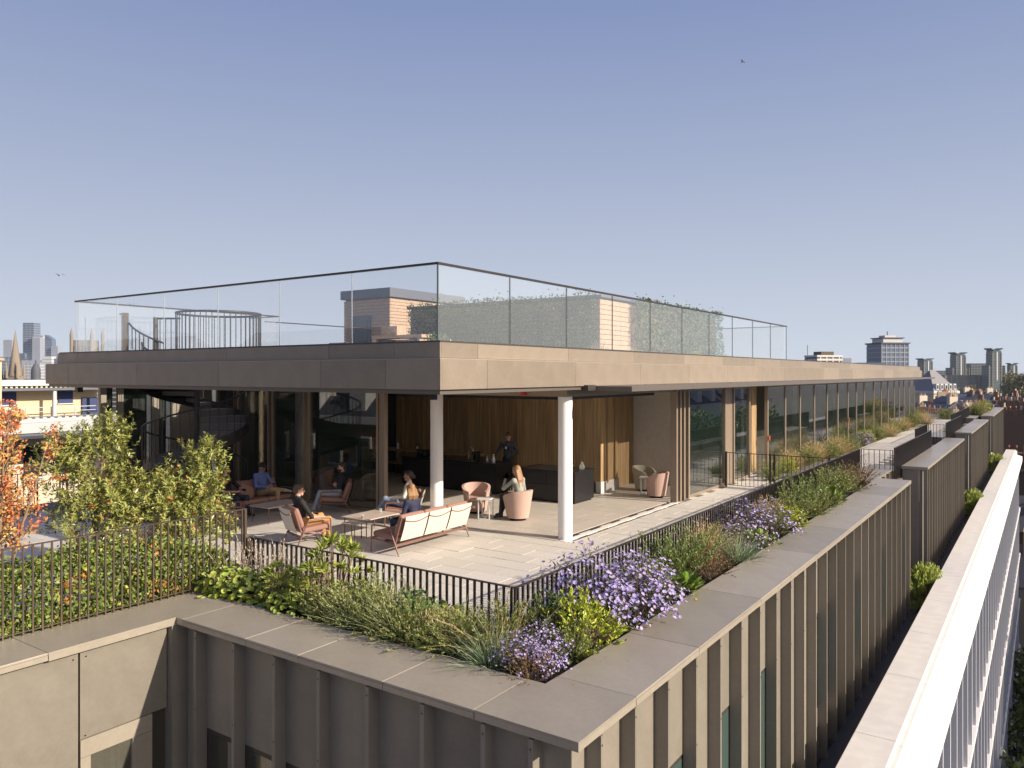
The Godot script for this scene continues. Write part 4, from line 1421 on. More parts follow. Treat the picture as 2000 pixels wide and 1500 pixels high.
func planting() -> void:
	var g := "planter plants round the terrace corner"
	var list := [
		["geranium", 7.05, 10.0, 1.15, "bright green geranium mound spilling at the left end of the front planter"],
		["geranium", 7.1, 9.45, 1.10, "bright green geranium mound second from the left of the front planter"],
		["artemisia", 7.4, 9.75, 1.45, "pale dry feathery plant by the railing at the left of the front planter"],
		["artemisia", 7.45, 9.2, 1.35, "second pale dry feathery plant along the front railing, right of the first"],
		["geranium", 7.3, 8.95, 1.05, "green geranium mound in front of the pale feathery plants"],
		["nandina", 7.05, 8.85, 0.95, "yellow-green narrow-leaved plant low at the front coping"],
		["nandina", 7.15, 8.3, 1.05, "yellow-green narrow-leaved plant in the middle left of the front planter"],
		["nandina", 7.4, 8.1, 1.55, "tallest narrow-leaved plant reaching above the front railing"],
		["geranium", 7.4, 7.6, 1.10, "green geranium mound behind the grasses right of the tall plant"],
		["heath", 7.0, 7.85, 0.95, "brownish green heath at the front coping before the grasses"],
		["grass", 7.1, 7.4, 1.15, "green and straw grass tuft, first of the front planter grasses from left"],
		["heath", 7.05, 7.05, 1.00, "olive heath clump between two grass tufts at the front coping"],
		["fescue", 7.25, 6.95, 1.15, "blue-green fescue tuft in the middle of the front planter"],
		["grass", 7.1, 6.6, 1.15, "straw-tipped grass tuft in the middle of the front planter"],
		["heath", 7.0, 6.3, 1.05, "olive heath clump overhanging the middle of the front coping"],
		["geranium_dark", 7.4, 6.6, 1.15, "dark green leafy mound behind the middle grasses at the front railing"],
		["geranium", 7.4, 6.1, 1.05, "leafy green mound at the front railing nearer the corner"],
		["straw", 7.15, 5.95, 0.95, "brown straw clump right of the middle grasses"],
		["heath", 7.05, 5.65, 1.00, "olive heath clump left of the blue-green tuft near the corner"],
		["dry", 7.3, 5.45, 1.00, "brown withered plant left of the feather grass"],
		["fescue", 6.98, 5.12, 1.05, "spiky blue-green fescue at the coping beside the corner asters"],
		["stipa", 7.25, 5.15, 1.35, "golden arching feather grass near the planter corner"],
		["aster", 7.1, 4.78, 0.75, "small purple aster at the planter corner, left one"],
		["aster", 7.15, 4.5, 0.62, "small purple aster at the planter corner, right one"],
		["dry", 6.92, 4.55, 0.85, "brown withered clump right at the inner planter corner"],
		["heath", 7.75, 4.5, 0.80, "thin brownish heath between corner aster and yellow-green shrub"],
		["pittosporum", 8.05, 4.98, 1.15, "dark evergreen shrub against the railing behind the yellow-green shrub"],
		["euonymus", 8.15, 4.6, 1.25, "rounded yellow-green shrub beside the big purple aster"],
		["aster", 9.1, 4.95, 1.74, "largest purple aster mound by the side railing, back one"],
		["aster", 9.35, 4.5, 1.50, "large purple aster mound spilling over the side coping"],
		["aster", 10.0, 4.75, 1.32, "purple aster thinning out behind the large spilling mound"],
		["heath", 10.35, 4.7, 1.14, "olive seed-headed clump right of the big asters"],
		["rosemary", 11.5, 4.95, 1.43, "tall upright rosemary-like bush against the side railing"],
		["rosemary", 12.1, 4.9, 1.38, "second upright rosemary-like bush against the side railing"],
		["bergenia", 10.95, 4.5, 1.19, "big glossy-leaved bergenia hanging over the side coping"],
		["dry", 12.0, 4.45, 1.00, "brown withered low clump right of the bergenia"],
		["dry", 12.6, 4.5, 0.91, "second brown low clump along the side coping"],
		["straw", 13.1, 4.95, 1.34, "tall straw grass by the side railing before the middle asters"],
		["fescue", 13.3, 4.45, 1.19, "green fescue arching over the side coping"],
		["aster_pale", 14.1, 4.6, 1.14, "pinkish fading aster left of the second bergenia"],
		["bergenia", 14.6, 4.45, 1.19, "second big-leaved bergenia between the middle asters"],
		["aster", 15.0, 5.0, 1.43, "purple aster mound high against the side railing, middle group"],
		["aster", 15.6, 4.55, 1.34, "broad purple aster mound over the coping, middle group"],
		["straw", 16.8, 5.0, 1.24, "straw stems leaning on the side railing past the middle asters"],
		["euonymus", 16.9, 4.5, 0.95, "yellow-green low shrub past the middle asters"],
		["heath", 17.8, 4.7, 1.24, "olive heath bush halfway along the side planter"],
		["rosemary", 18.6, 4.8, 1.48, "far upright rosemary-like bush in the side planter"],
		["heath", 18.5, 4.4, 1.05, "feathery olive clump at the coping before the far rosemary"],
		["rosemary", 19.6, 4.9, 1.43, "farthest rosemary-like bush in the side planter"],
		["bergenia", 20.6, 4.5, 1.29, "third bright-leaved bergenia, farthest along the side planter"],
		["heath", 21.6, 4.85, 1.52, "tall brownish heath near the end of the side planter"],
		["heath", 22.5, 4.7, 1.52, "second tall heath near the end of the side planter"],
		["dry", 23.3, 4.7, 1.62, "dark brown bush near the end of the side planter"],
		["dry", 24.4, 4.55, 1.66, "russet brown bush at the very end of the side planter"],
		["geranium", 6.98, 9.75, 0.90, "low bright green geranium at the coping between the two left mounds"],
		["geranium", 7.0, 8.55, 0.85, "low bright green geranium under the yellow-green narrow leaves"],
		["heath", 7.3, 7.25, 1.30, "tall olive heath behind the first grass tuft"],
		["grass", 7.35, 6.75, 1.30, "tall pale grass behind the blue-green middle tuft"],
		["geranium", 7.1, 6.05, 0.85, "small bright green mound among the grasses right of middle"],
		["grass", 7.25, 5.75, 1.10, "pale grass tuft right of the leafy mounds"],
		["heath", 7.45, 5.3, 1.20, "tall olive heath at the inside corner of the railing"],
		["aster", 7.4, 4.75, 0.80, "small purple aster behind the corner pair"],
		["heath", 8.6, 4.6, 0.95, "olive sprigs between yellow-green shrub and big aster"],
		["aster", 8.75, 4.75, 1.26, "purple aster nearest the yellow-green shrub"],
		["heath", 10.6, 5.0, 1.05, "tall olive heath behind the first bergenia"],
		["heath", 13.9, 5.0, 1.02, "olive heath at the railing behind the fading aster"],
		["heath", 16.2, 4.6, 0.94, "olive heath hugging the right of the middle asters"],
		["heath", 19.9, 4.5, 1.02, "feathery olive clump at the coping before the farthest rosemary"],
	]
	for e in list:
		plant(e[0], e[1], e[2], 0.3, e[3] * 1.18, e[4], "plant", g)
	var w := "planting along the walkway glazing"
	var far := [
		["heath", 26.3, 7.6, 1.1, "small olive clump by the gate at the foot of the glazing"],
		["aster", 21.7, 6.5, 1.1, "purple aster standing on the walkway paving before the gate"],
		["grass", 28.3, 8.1, 1.5, "grass tuft at the foot of the first narrow window past the recess"],
		["euonymus", 28.9, 7.8, 1.2, "yellow-green shrub at the foot of the glazing past the gate"],
		["straw", 30.2, 8.0, 1.7, "straw grass before the second narrow window past the recess"],
		["heath", 31.6, 7.8, 1.7, "olive bush before the glazing left of the straw clump"],
		["straw", 33.4, 7.9, 1.9, "pale straw clump before the glazing halfway along"],
		["heath", 35.0, 7.6, 1.7, "brown-green bush before the glazing halfway along"],
		["straw", 36.6, 7.7, 2.0, "tall straw clump left of the far purple aster"],
		["heath", 38.2, 7.5, 1.9, "brown bush left of the far purple aster"],
		["aster", 41.8, 7.5, 1.5, "far purple aster at the edge of the walkway bed"],
		["euonymus", 44.0, 7.8, 1.5, "yellow-green mat past the far purple aster"],
		["heath", 46.0, 7.7, 2.0, "olive bush past the far door"],
		["straw", 48.5, 7.4, 1.9, "straw mat past the far door"],
		["heath", 51.5, 7.6, 2.0, "brown-green bush before the last windows"],
		["straw", 54.5, 7.5, 2.0, "straw clump before the last windows"],
		["heath", 58.0, 7.4, 2.2, "rusty bush near the far end of the walkway"],
		["straw", 62.0, 7.2, 2.2, "last straw clump at the far end of the walkway"],
		["heath", 68.5, 8.5, 2.2, "dark clump left at the far end railing"],
		["heath", 69.5, 6.5, 2.2, "dark clump right at the far end railing"],
		["heath", 71.5, 4.6, 2.4, "olive bush at the near end of the last parapet planter"],
		["straw", 74.0, 4.7, 2.6, "pale bush in the last parapet planter"],
		["euonymus", 77.0, 4.5, 2.4, "bright green bush in the last parapet planter"],
		["aster_pale", 80.0, 4.6, 2.2, "pinkish aster at the far end of the last parapet planter"],
	]
	for e in far:
		plant(e[0], e[1], e[2], 0.3 if e[1] > 70.0 else 0.0, e[3], e[4], "plant", w)
	var bed := setting("walkway_gravel")
	bx(bed, "gravel", M.gravel, 26.9, 66.0, -0.02, 0.012, 7.4, 8.45)
	hedge_and_trees()
	# crumbs of dead leaf along the copings and a few on the paving
	rng.seed = 55
	var lm := LM.new()
	for i in 260:
		var p := Vector3.ZERO
		if i < 110:
			p = P(6.74 - absf(rng.randfn(0.0, 0.16)), 0.404, rr(4.3, 10.0))
		elif i < 210:
			p = P(rr(6.8, 24.5), 0.404, 4.24 - absf(rng.randfn(0.0, 0.16)))
		else:
			p = P(rr(7.8, 13.0), 0.012, rr(5.4, 15.0))
		var d := Vector3(rr(-1, 1), 0.06, rr(-1, 1)).normalized()
		lm.leaf(p, d, d.cross(Vector3.UP).normalized(), rr(0.012, 0.035), rr(0.008, 0.018), jit(Color(0.2, 0.12, 0.05), 0.5))
	var o := put(self, "leaf_litter", lm.mesh(), M.dry_leaf)
	o.set_meta("label", "crumbs of dead leaf scattered on the copings and paving")
	o.set_meta("category", "leaf litter")
	o.set_meta("kind", "stuff")
	var y := thing("fallen_leaf", "single fallen yellow leaf on the side coping past the big asters", "leaf", P(10.45, 0.404, 4.05), 0.6)
	lm = LM.new()
	lm.oval(Vector3.ZERO, Vector3(1, 0.08, 0).normalized(), Vector3(0, 0.05, 1).normalized(), 0.07, 0.05, 0.1, Color(0.7, 0.5, 0.05))
	put(y, "blade", lm.mesh(), M.leaf)

func hedge_and_trees() -> void:
	# clipped hedge behind the tall railing
	rng.seed = 77
	var t := thing("hedge", "leafy green hedge with a few orange leaves behind the tall left railing", "hedge", P(2.0, 0.3, 10.9))
	var lm := LM.new()
	var nz := FastNoiseLite.new()
	nz.seed = 5
	nz.frequency = 0.9
	for i in 27000:
		var a := rr(-2.5, 7.35)
		var cut := 1.0 if a < 6.3 else 1.0 - (a - 6.3) * 0.35
		var u := rng.randf()
		var y := rr(0.0, 0.86 * cut)
		var b := rr(10.4, 11.45)
		var bump := nz.get_noise_2d(a, y * 2.0) * 0.12
		if u < 0.5:
			b = 10.4 + rr(0.0, 0.16) - bump * 0.5
		elif u < 0.85:
			y = 0.86 * cut + nz.get_noise_2d(a * 1.3, b * 1.3) * 0.16 - rr(0.0, 0.14)
		var d := Vector3(rr(-1, 1), rr(-0.7, 0.7), rr(-0.4, 1.0)).normalized()
		var k := Color(0.163, 0.215, 0.0455)
		var q := nz.get_noise_2d(a * 0.8 + 40.0, y * 0.8)
		if q > 0.3 and rng.randf() < 0.5:
			k = Color(0.39, 0.169, 0.039)
		elif rng.randf() < 0.1:
			k = Color(0.338, 0.312, 0.052)
		lm.leaf(Vector3(a - 2.0, y, -(b - 10.9)), d, side_of(d), rr(0.05, 0.08), rr(0.035, 0.055), jit(k, 0.4))
	put(t, "foliage", lm.mesh(), M.leaf)
	for k in 20:
		var mb := MB.new()
		var a := -2.3 + k * 0.5
		mb.tube([Vector3(a - 2.0, -0.02, rr(-0.2, 0.2)), Vector3(a - 2.0 + rr(-0.2, 0.2), 0.4, rr(-0.2, 0.2)), Vector3(a - 2.0 + rr(-0.2, 0.2), 0.7, rr(-0.3, 0.3))], [0.02, 0.013, 0.006], 5)
		put(t, "stem", mb.mesh(), M.bark_dark)
	# loose shrub behind the end of the tall railing
	plant("heath", 7.35, 11.1, 0.0, 1.6, "loose olive shrub beyond the post of the tall railing", "plant")
	plant("heath", 6.7, 11.9, 0.0, 1.7, "loose olive shrub between hedge and evergreen small tree", "plant")
	evergreen("evergreen_tree", "bushy evergreen small tree at left beside the red-leaved one", P(6.55, 0.0, 12.95), 81, [[Vector3(0, 1.7, 0), Vector3(0.52, 0.75, 0.52)], [Vector3(-0.2, 1.15, 0.1), Vector3(0.55, 0.5, 0.55)], [Vector3(0.2, 2.3, -0.05), Vector3(0.3, 0.5, 0.3)], [Vector3(0.3, 1.35, 0.3), Vector3(0.4, 0.5, 0.4)], [Vector3(-0.35, 2.05, -0.2), Vector3(0.28, 0.45, 0.28)]], 640)
	evergreen("evergreen_tree", "bushy evergreen small tree before the spiral staircase and sofa", P(7.76, 0.0, 12.63), 82, [[Vector3(-0.4, 0.95, -0.15), Vector3(0.62, 0.5, 0.62)], [Vector3(0.15, 1.2, 0.15), Vector3(0.6, 0.6, 0.6)], [Vector3(0.36, 1.75, 0.4), Vector3(0.3, 0.6, 0.3)], [Vector3(-0.05, 1.4, 0.0), Vector3(0.4, 0.42, 0.4)], [Vector3(0.25, 0.85, 0.4), Vector3(0.5, 0.42, 0.5)]], 700)
	maple()

func evergreen(called: String, label: String, at: Vector3, sd: int, lobes: Array, twigs: int) -> void:
	rng.seed = sd
	var t := thing(called, label, "tree", at, 0.0, "evergreen small trees on the left terrace")
	var lm := LM.new()
	var tr := MB.new()
	var hubs := []
	for l in lobes:
		hubs.append(l[0])
		tr.tube([Vector3(rr(-0.08, 0.08), 0, rr(-0.08, 0.08)), l[0] * 0.45 + Vector3(rr(-0.1, 0.1), 0.1, rr(-0.1, 0.1)), l[0]], [0.04, 0.028, 0.012], 7)
	var br := MB.new()
	for i in twigs:
		var l: Array = lobes[i % lobes.size()]
		var d := Vector3(rr(-1, 1), rr(-0.8, 1), rr(-1, 1)).normalized() * pow(rng.randf(), 0.35)
		var p: Vector3 = l[0] + d * l[1]
		var gr := (d * 0.8 + Vector3.UP * rr(0.5, 1.4) + Vector3(rr(-0.3, 0.3), 0, rr(-0.3, 0.3))).normalized()
		var ln := rr(0.16, 0.42)
		if d.length() > 0.6 and i % 5 == 0:
			br.tube([l[0] + d * l[1] * 0.3, p, p + gr * ln], [0.005, 0.003, 0.0015], 4, false)
		for j in 18:
			var u := pow(rng.randf(), 0.7)
			var g := j * 2.4
			var x := gr.cross(Vector3(0.3, 0.1, 0.9)).normalized()
			var y := gr.cross(x)
			var e := (gr * rr(0.3, 0.9) + x * cos(g) + y * sin(g)).normalized()
			var k := Color(0.27, 0.285, 0.075)
			if rng.randf() < 0.015:
				k = Color(0.52, 0.117, 0.065)
			lm.leaf(p + gr * ln * u, e, e.cross(gr).normalized(), rr(0.06, 0.1), rr(0.024, 0.036), jit(k, 0.35))
	put(t, "crown", lm.mesh(), M.leaf_gloss)
	put(t, "trunk", tr.mesh(), M.bark)
	put(t, "branches", br.mesh(), M.bark)

func maple() -> void:
	rng.seed = 91
	var t := thing("red_maple_tree", "slender multi-stemmed tree with red and orange autumn leaves at far left", "tree", P(4.7, 0.3, 12.0))
	var lm := LM.new()
	var tr := MB.new()
	var br := MB.new()
	var pal := [Color(0.52, 0.13, 0.052), Color(0.65, 0.221, 0.065), Color(0.585, 0.312, 0.091), Color(0.468, 0.091, 0.0585), Color(0.546, 0.39, 0.13), Color(0.39, 0.312, 0.104)]
	for s in 9:
		var g := TAU * s / 9.0 + rr(-0.3, 0.3)
		var lean := rr(0.15, 0.75)
		var hgt := rr(2.3, 3.35)
		var top := Vector3(cos(g) * lean, hgt, sin(g) * lean)
		var pts := []
		var rad := []
		for k in 7:
			var u := k / 6.0
			pts.append(Vector3(cos(g) * 0.06, 0, sin(g) * 0.06).lerp(top, u) + Vector3(rr(-0.05, 0.05), 0, rr(-0.05, 0.05)) * u)
			rad.append(lerpf(0.028, 0.005, u))
		tr.tube(pts, rad, 7)
		for k in 30:
			var u := rr(0.3, 1.0)
			var p: Vector3 = pts[int(u * 5.99)].lerp(pts[mini(int(u * 5.99) + 1, 6)], fposmod(u * 5.99, 1.0))
			var d := Vector3(rr(-1, 1), rr(0.1, 1.0), rr(-1, 1)).normalized()
			var ln := rr(0.2, 0.6) * (1.15 - u * 0.6)
			br.tube([p, p + d * ln * 0.5 + Vector3(rr(-0.03, 0.03), 0.02, rr(-0.03, 0.03)), p + d * ln], [0.007, 0.004, 0.002], 4, false)
			var tone: Color = pal[rng.randi() % 6]
			for j in 24:
				var e := (d * 0.3 + Vector3(rr(-1, 1), rr(-0.6, 0.9), rr(-1, 1))).normalized()
				var q := p + d * ln * rr(0.35, 1.05) + Vector3(rr(-0.05, 0.05), rr(-0.05, 0.05), rr(-0.05, 0.05))
				lm.leaf(q, e, side_of(e), rr(0.038, 0.065), rr(0.027, 0.043), jit(tone.lerp(pal[rng.randi() % 6], 0.4), 0.3))
	put(t, "crown", lm.mesh(), M.leaf)
	put(t, "trunk", tr.mesh(), M.bark)
	put(t, "branches", br.mesh(), M.bark)

func turn_to(da: float, db: float) -> float:
	# turn that points a thing's own forward (-z) along (da, db) in plan
	return atan2(-da, db)

func tube_part(t: Node3D, called: String, pts: Array, r: float, m: Material) -> void:
	var mb := MB.new()
	mb.tube(pts, r, 8)
	put(t, called, mb.mesh(), m)

func seat_unit(t: Node3D, w: float, seats: int) -> void:
	# lounge chair or sofa of width w: forward is -z, back at +z
	var hw := w * 0.5
	var m: Material = M.chair_frame
	for s in [-1.0, 1.0]:
		tube_part(t, "leg", [Vector3(s * hw, 0, -0.34), Vector3(s * hw, 0.3, -0.33), Vector3(s * hw, 0.52, -0.32)], 0.016, m)
		tube_part(t, "leg", [Vector3(s * (hw - 0.0), 0, 0.42), Vector3(s * hw, 0.3, 0.28), Vector3(s * hw, 0.54, 0.17)], 0.016, m)
		tube_part(t, "arm", [Vector3(s * hw, 0.52, -0.32), Vector3(s * hw, 0.545, -0.29), Vector3(s * hw, 0.55, -0.1), Vector3(s * hw, 0.545, 0.1), Vector3(s * hw, 0.54, 0.17)], 0.019, m)
		tube_part(t, "side_rail", [Vector3(s * hw, 0.28, -0.33), Vector3(s * hw, 0.22, 0.32)], 0.014, m)
	tube_part(t, "front_rail", [Vector3(-hw, 0.28, -0.33), Vector3(hw, 0.28, -0.33)], 0.014, m)
	var mb := MB.new()
	mb.bar(Vector3(-hw, 0.2, 0.33), Vector3(hw, 0.2, 0.33), 0.035, 0.045)
	put(t, "rear_rail", mb.mesh(), m)
	var lean := Basis(Vector3.RIGHT, 0.36)
	for k in seats + 1:
		var x := -hw + 0.03 + (w - 0.06) * k / seats
		mb = MB.new()
		mb.bar(Vector3(x, 0.22, 0.29), Vector3(x, 0.76, 0.46), 0.03, 0.03)
		put(t, "back_post", mb.mesh(), m)
	for k in seats:
		var sw := (w - 0.1) / seats
		var x := -hw + 0.05 + sw * (k + 0.5)
		put(t, "seat_cushion", rounded(Vector3(sw - 0.012, 0.11, 0.66), 0.045, 0.012), M.cushion, Vector3(x, 0.335, -0.03), Basis(Vector3.RIGHT, 0.07))
		put(t, "back_cushion", rounded(Vector3(sw - 0.012, 0.46, 0.1), 0.045, 0.014), M.cushion, Vector3(x, 0.58, 0.33), lean)
		# canvas sling behind the cushion, folded over at the top
		var cm := MB.new()
		for q in 6:
			var y0 := 0.28 + q * 0.083
			var z0 := 0.325 + q * 0.027 + sin(q / 6.0 * PI) * 0.012
			var z1 := 0.325 + (q + 1) * 0.027 + sin((q + 1) / 6.0 * PI) * 0.012
			cm.quad(Vector3(x - sw * 0.47, y0, z0 + 0.065), Vector3(x + sw * 0.47, y0, z0 + 0.065), Vector3(x + sw * 0.47, y0 + 0.083, z1 + 0.065), Vector3(x - sw * 0.47, y0 + 0.083, z1 + 0.065))
			cm.quad(Vector3(x + sw * 0.47, y0, z0 + 0.06), Vector3(x - sw * 0.47, y0, z0 + 0.06), Vector3(x - sw * 0.47, y0 + 0.083, z1 + 0.06), Vector3(x + sw * 0.47, y0 + 0.083, z1 + 0.06))
		put(t, "back_sling", cm.mesh(), M.canvas)
		mb = MB.new()
		var arc := []
		for q in 9:
			var u := q / 8.0
			arc.append(Vector3(x + (u - 0.5) * sw * 0.94, 0.7 - 0.06 * sin(u * PI), 0.535 - 0.018 * sin(u * PI)))
		mb.tube(arc, 0.011, 6)
		put(t, "sling_bar", mb.mesh(), m)

func lounge_chair(a: float, b: float, da: float, db: float, label: String) -> Node3D:
	var t := thing("lounge_chair", label, "armchair", P(a, 0.006, b), turn_to(da, db), "lounge chairs on the terrace")
	seat_unit(t, 0.74, 1)
	return t

func tub_chair(a: float, b: float, da: float, db: float, label: String, m: Material) -> void:
	var t := thing("tub_chair", label, "armchair", P(a, 0.008, b), turn_to(da, db), "tub chairs")
	var mb := MB.new()
	var N := 28
	var rows := [[], [], [], []]
	for k in N + 1:
		var u := float(k) / N * 2.0 - 1.0
		var g := u * deg_to_rad(138.0)
		var d := Vector3(sin(g), 0, cos(g))
		var top := lerpf(0.74, 0.56, pow(absf(u), 2.5))
		rows[0].append(d * 0.27 + Vector3(0, 0.06, 0))
		rows[1].append(d * 0.375 + Vector3(0, top, 0))
		rows[2].append(d * 0.31 + Vector3(0, top + 0.008, 0))
		rows[3].append(d * 0.255 + Vector3(0, 0.3, 0))
	for k in N:
		for r in 3:
			mb.quad(rows[r][k], rows[r][k + 1], rows[r + 1][k + 1], rows[r + 1][k])
	for k in [0, N]:
		if k == 0:
			mb.quad(rows[0][k], rows[1][k], rows[2][k], rows[3][k])
		else:
			mb.quad(rows[3][k], rows[2][k], rows[1][k], rows[0][k])
	put(t, "shell", mb.mesh(), m)
	mb = MB.new()
	mb.lathe([Vector2(0, 0.06), Vector2(0.26, 0.06), Vector2(0.285, 0.3), Vector2(0, 0.3)], 28)
	put(t, "base", mb.mesh(), m)
	mb = MB.new()
	mb.lathe([Vector2(0.0, 0.302), Vector2(0.24, 0.302), Vector2(0.262, 0.34), Vector2(0.255, 0.4), Vector2(0.2, 0.425), Vector2(0.0, 0.43)], 28, Vector3(0, 0, -0.02))
	put(t, "seat_cushion", mb.mesh(), m)
	mb = MB.new()
	mb.lathe([Vector2(0, 0), Vector2(0.2, 0.0), Vector2(0.2, 0.02), Vector2(0.05, 0.03), Vector2(0.05, 0.06), Vector2(0, 0.06)], 24)
	put(t, "swivel_base", mb.mesh(), M.black)

func slab_table(label: String, a0: float, a1: float, b0: float, b1: float, h: float, inset: float) -> void:
	var t := thing("coffee_table", label, "table", P((a0 + a1) * 0.5, 0.006, (b0 + b1) * 0.5), 0.0, "coffee tables on the terrace")
	bx(t, "table_top", M.table_top, a0, a1, h - 0.022, h, b0, b1, 0.006)
	for a in [a0 + inset, a1 - inset]:
		for b in [b0 + inset, b1 - inset]:
			tube_part(t, "leg", [P(a, 0.006, b) - t.position, P(a, h - 0.023, b) - t.position], 0.011, M.chair_frame)

func frame_table(label: String, a: float, b: float, h: float) -> void:
	var t := thing("side_table", label, "table", P(a, 0.008, b), 0.35, "white side tables")
	put(t, "table_top", rounded(Vector3(0.42, 0.025, 0.36), 0.01, 0.0, 2), M.table_white, Vector3(0, h, 0))
	for s in [-1.0, 1.0]:
		var mb := MB.new()
		mb.bar(Vector3(s * 0.16, 0.012, -0.14), Vector3(s * 0.16, 0.012, 0.14), 0.025, 0.02)
		put(t, "foot_bar", mb.mesh(), M.table_white)
		for z in [-0.14, 0.14]:
			mb = MB.new()
			mb.bar(Vector3(s * 0.16, 0.0, z), Vector3(s * 0.16, h - 0.013, z), 0.022, 0.022)
			put(t, "leg", mb.mesh(), M.table_white)
	var mb2 := MB.new()
	mb2.bar(Vector3(-0.16, 0.012, 0.0), Vector3(0.16, 0.012, 0.0), 0.025, 0.018)
	put(t, "stretcher", mb2.mesh(), M.table_white)

func tumbler(label: String, at: Vector3, drink: Material) -> void:
	var t := thing("tumbler", label, "glass", at, 0.0, "drinking glasses")
	var mb := MB.new()
	mb.lathe([Vector2(0, 0.0), Vector2(0.032, 0.0), Vector2(0.037, 0.09), Vector2(0.034, 0.09), Vector2(0.029, 0.008), Vector2(0, 0.008)], 16)
	put(t, "glass", mb.mesh(), M.glass_clear)
	mb = MB.new()
	mb.lathe([Vector2(0, 0.009), Vector2(0.0285, 0.009), Vector2(0.0315, 0.05), Vector2(0, 0.05)], 16)
	put(t, "drink", mb.mesh(), drink)

func lathed(called: String, label: String, cat: String, at: Vector3, parts: Array, group := "") -> void:
	var t := thing(called, label, cat, at, 0.0, group)
	for p in parts:
		var mb := MB.new()
		mb.lathe(p[1], 16)
		put(t, p[0], mb.mesh(), p[2])

func furniture() -> void:
	lounge_chair(11.1, 12.95, 0.955, -0.295, "lounge chair nearest the railing, with man in mustard trousers")
	lounge_chair(14.0, 15.35, -0.7, 0.71, "lounge chair before the glazing, with man in navy t-shirt and pale jeans")
	lounge_chair(11.0, 15.6, 0.8, -0.6, "empty lounge chair half hidden by the evergreen tree")
	lounge_chair(13.75, 12.75, -0.57, 0.82, "lounge chair by the white column, with woman in cream sweater")
	var s := thing("sofa", "three-seat sofa with cream canvas back turned to the camera", "sofa", P(12.36, 0.006, 10.9), turn_to(0.0, 1.0), "sofas on the terrace")
	seat_unit(s, 2.25, 3)
	s = thing("sofa", "three-seat sofa facing the sun with two men on it", "sofa", P(12.45, 0.006, 16.85), turn_to(0.0, -1.0), "sofas on the terrace")
	seat_unit(s, 2.35, 3)
	var cu := thing("throw_cushion", "loose dusty pink cushion between the two men on the sofa", "cushion", P(12.42, 0.56, 16.88), turn_to(0.2, -1.0))
	put(cu, "cover", rounded(Vector3(0.42, 0.4, 0.13), 0.06, 0.03), M.cushion, Vector3.ZERO, Basis(Vector3.RIGHT, 0.4) * Basis(Vector3.BACK, 0.5))
	slab_table("long coffee table before the cream-backed sofa, with an amber drink", 12.05, 13.1, 12.2, 13.0, 0.405, 0.06)
	slab_table("lower small table tucked beside the coffee table with the drinks", 11.72, 12.02, 12.22, 12.62, 0.36, 0.05)
	slab_table("coffee table before the sofa with two men", 11.8, 12.95, 15.2, 15.95, 0.405, 0.06)
	tumbler("amber drink in a tumbler on the near coffee table", P(12.15, 0.407, 12.42), M.amber)
	tumbler("clear glass at the far end of the near coffee table", P(12.92, 0.407, 12.62), M.glass_clear)
	tub_chair(15.93, 12.15, -0.75, -0.66, "empty pink tub chair turned towards the camera", M.tweed)
	tub_chair(15.75, 10.72, 0.1, 1.0, "pink tub chair seen from behind with woman in it", M.tweed)
	tub_chair(20.9, 9.35, -0.3, 1.0, "pink tub chair by the folded glass doors, seen from behind", M.tweed)
	tub_chair(21.9, 10.2, -0.2, -1.0, "pale tub chair in the shade against the oak corner", M.tweed_pale)
	tub_chair(15.9, 18.0, -0.9, 0.4, "tub chair behind the front glass left of the pale green column", M.tweed)
	tub_chair(15.8, 15.7, -0.9, -0.3, "tub chair behind the front glass right of the pale green column", M.tweed_pale)
	frame_table("white framed side table between the two pink tub chairs", 15.4, 11.45, 0.5)
	frame_table("white framed side table beside the pale tub chair", 21.25, 9.85, 0.5)
	lathed("drinks_glass", "stemmed glass on the white side table between tub chairs", "glass", P(15.47, 0.522, 11.38), [["bowl", [Vector2(0, 0.0), Vector2(0.03, 0.002), Vector2(0.005, 0.01), Vector2(0.005, 0.07), Vector2(0.035, 0.11), Vector2(0.032, 0.16)], M.glass_clear]], "drinking glasses")
	# black bar in two blocks
	var c := thing("bar_counter", "long black bar counter with tap in front of the oak wall", "counter", P(19.0, 0, 15.4))
	bx(c, "body", M.stone_black, 18.6, 19.35, 0.06, 0.88, 13.45, 17.2)
	bx(c, "worktop", M.stone_black, 18.57, 19.38, 0.881, 0.92, 13.42, 17.23, 0.006)
	bx(c, "plinth", M.black, 18.66, 19.3, 0.0, 0.059, 13.5, 17.15)
	for k in 4:
		bx(c, "door", M.stone_black, 18.585, 18.599, 0.08, 0.86, 13.47 + k * 0.93, 13.47 + k * 0.93 + 0.922)
	c = thing("bar_counter", "shorter black bar block right of the long counter", "counter", P(18.95, 0, 11.4))
	bx(c, "body", M.stone_black, 18.42, 19.5, 0.06, 0.86, 10.65, 12.5)
	bx(c, "worktop", M.stone_black, 18.39, 19.53, 0.861, 0.9, 10.62, 12.53, 0.006)
	bx(c, "plinth", M.black, 18.48, 19.45, 0.0, 0.059, 10.7, 12.45)
	bx(c, "drawer", M.stone_black, 18.405, 18.419, 0.5, 0.84, 10.67, 11.55)
	bx(c, "drawer", M.stone_black, 18.405, 18.419, 0.5, 0.84, 11.56, 12.48)
	bx(c, "door", M.stone_black, 18.405, 18.419, 0.08, 0.49, 10.67, 12.48)
	var tap := thing("bar_tap", "tall chrome swan-neck tap on the bar", "tap", P(18.95, 0.921, 14.75))
	var arc := []
	for k in 13:
		var g := PI * k / 12.0
		arc.append(Vector3(0, 0.3 + sin(g) * 0.09, 0.09 - cos(g) * 0.09 - 0.0))
	tube_part(tap, "spout", [Vector3.ZERO, Vector3(0, 0.3, 0)] + arc + [Vector3(0, 0.22, 0.18)], 0.013, M.chrome)
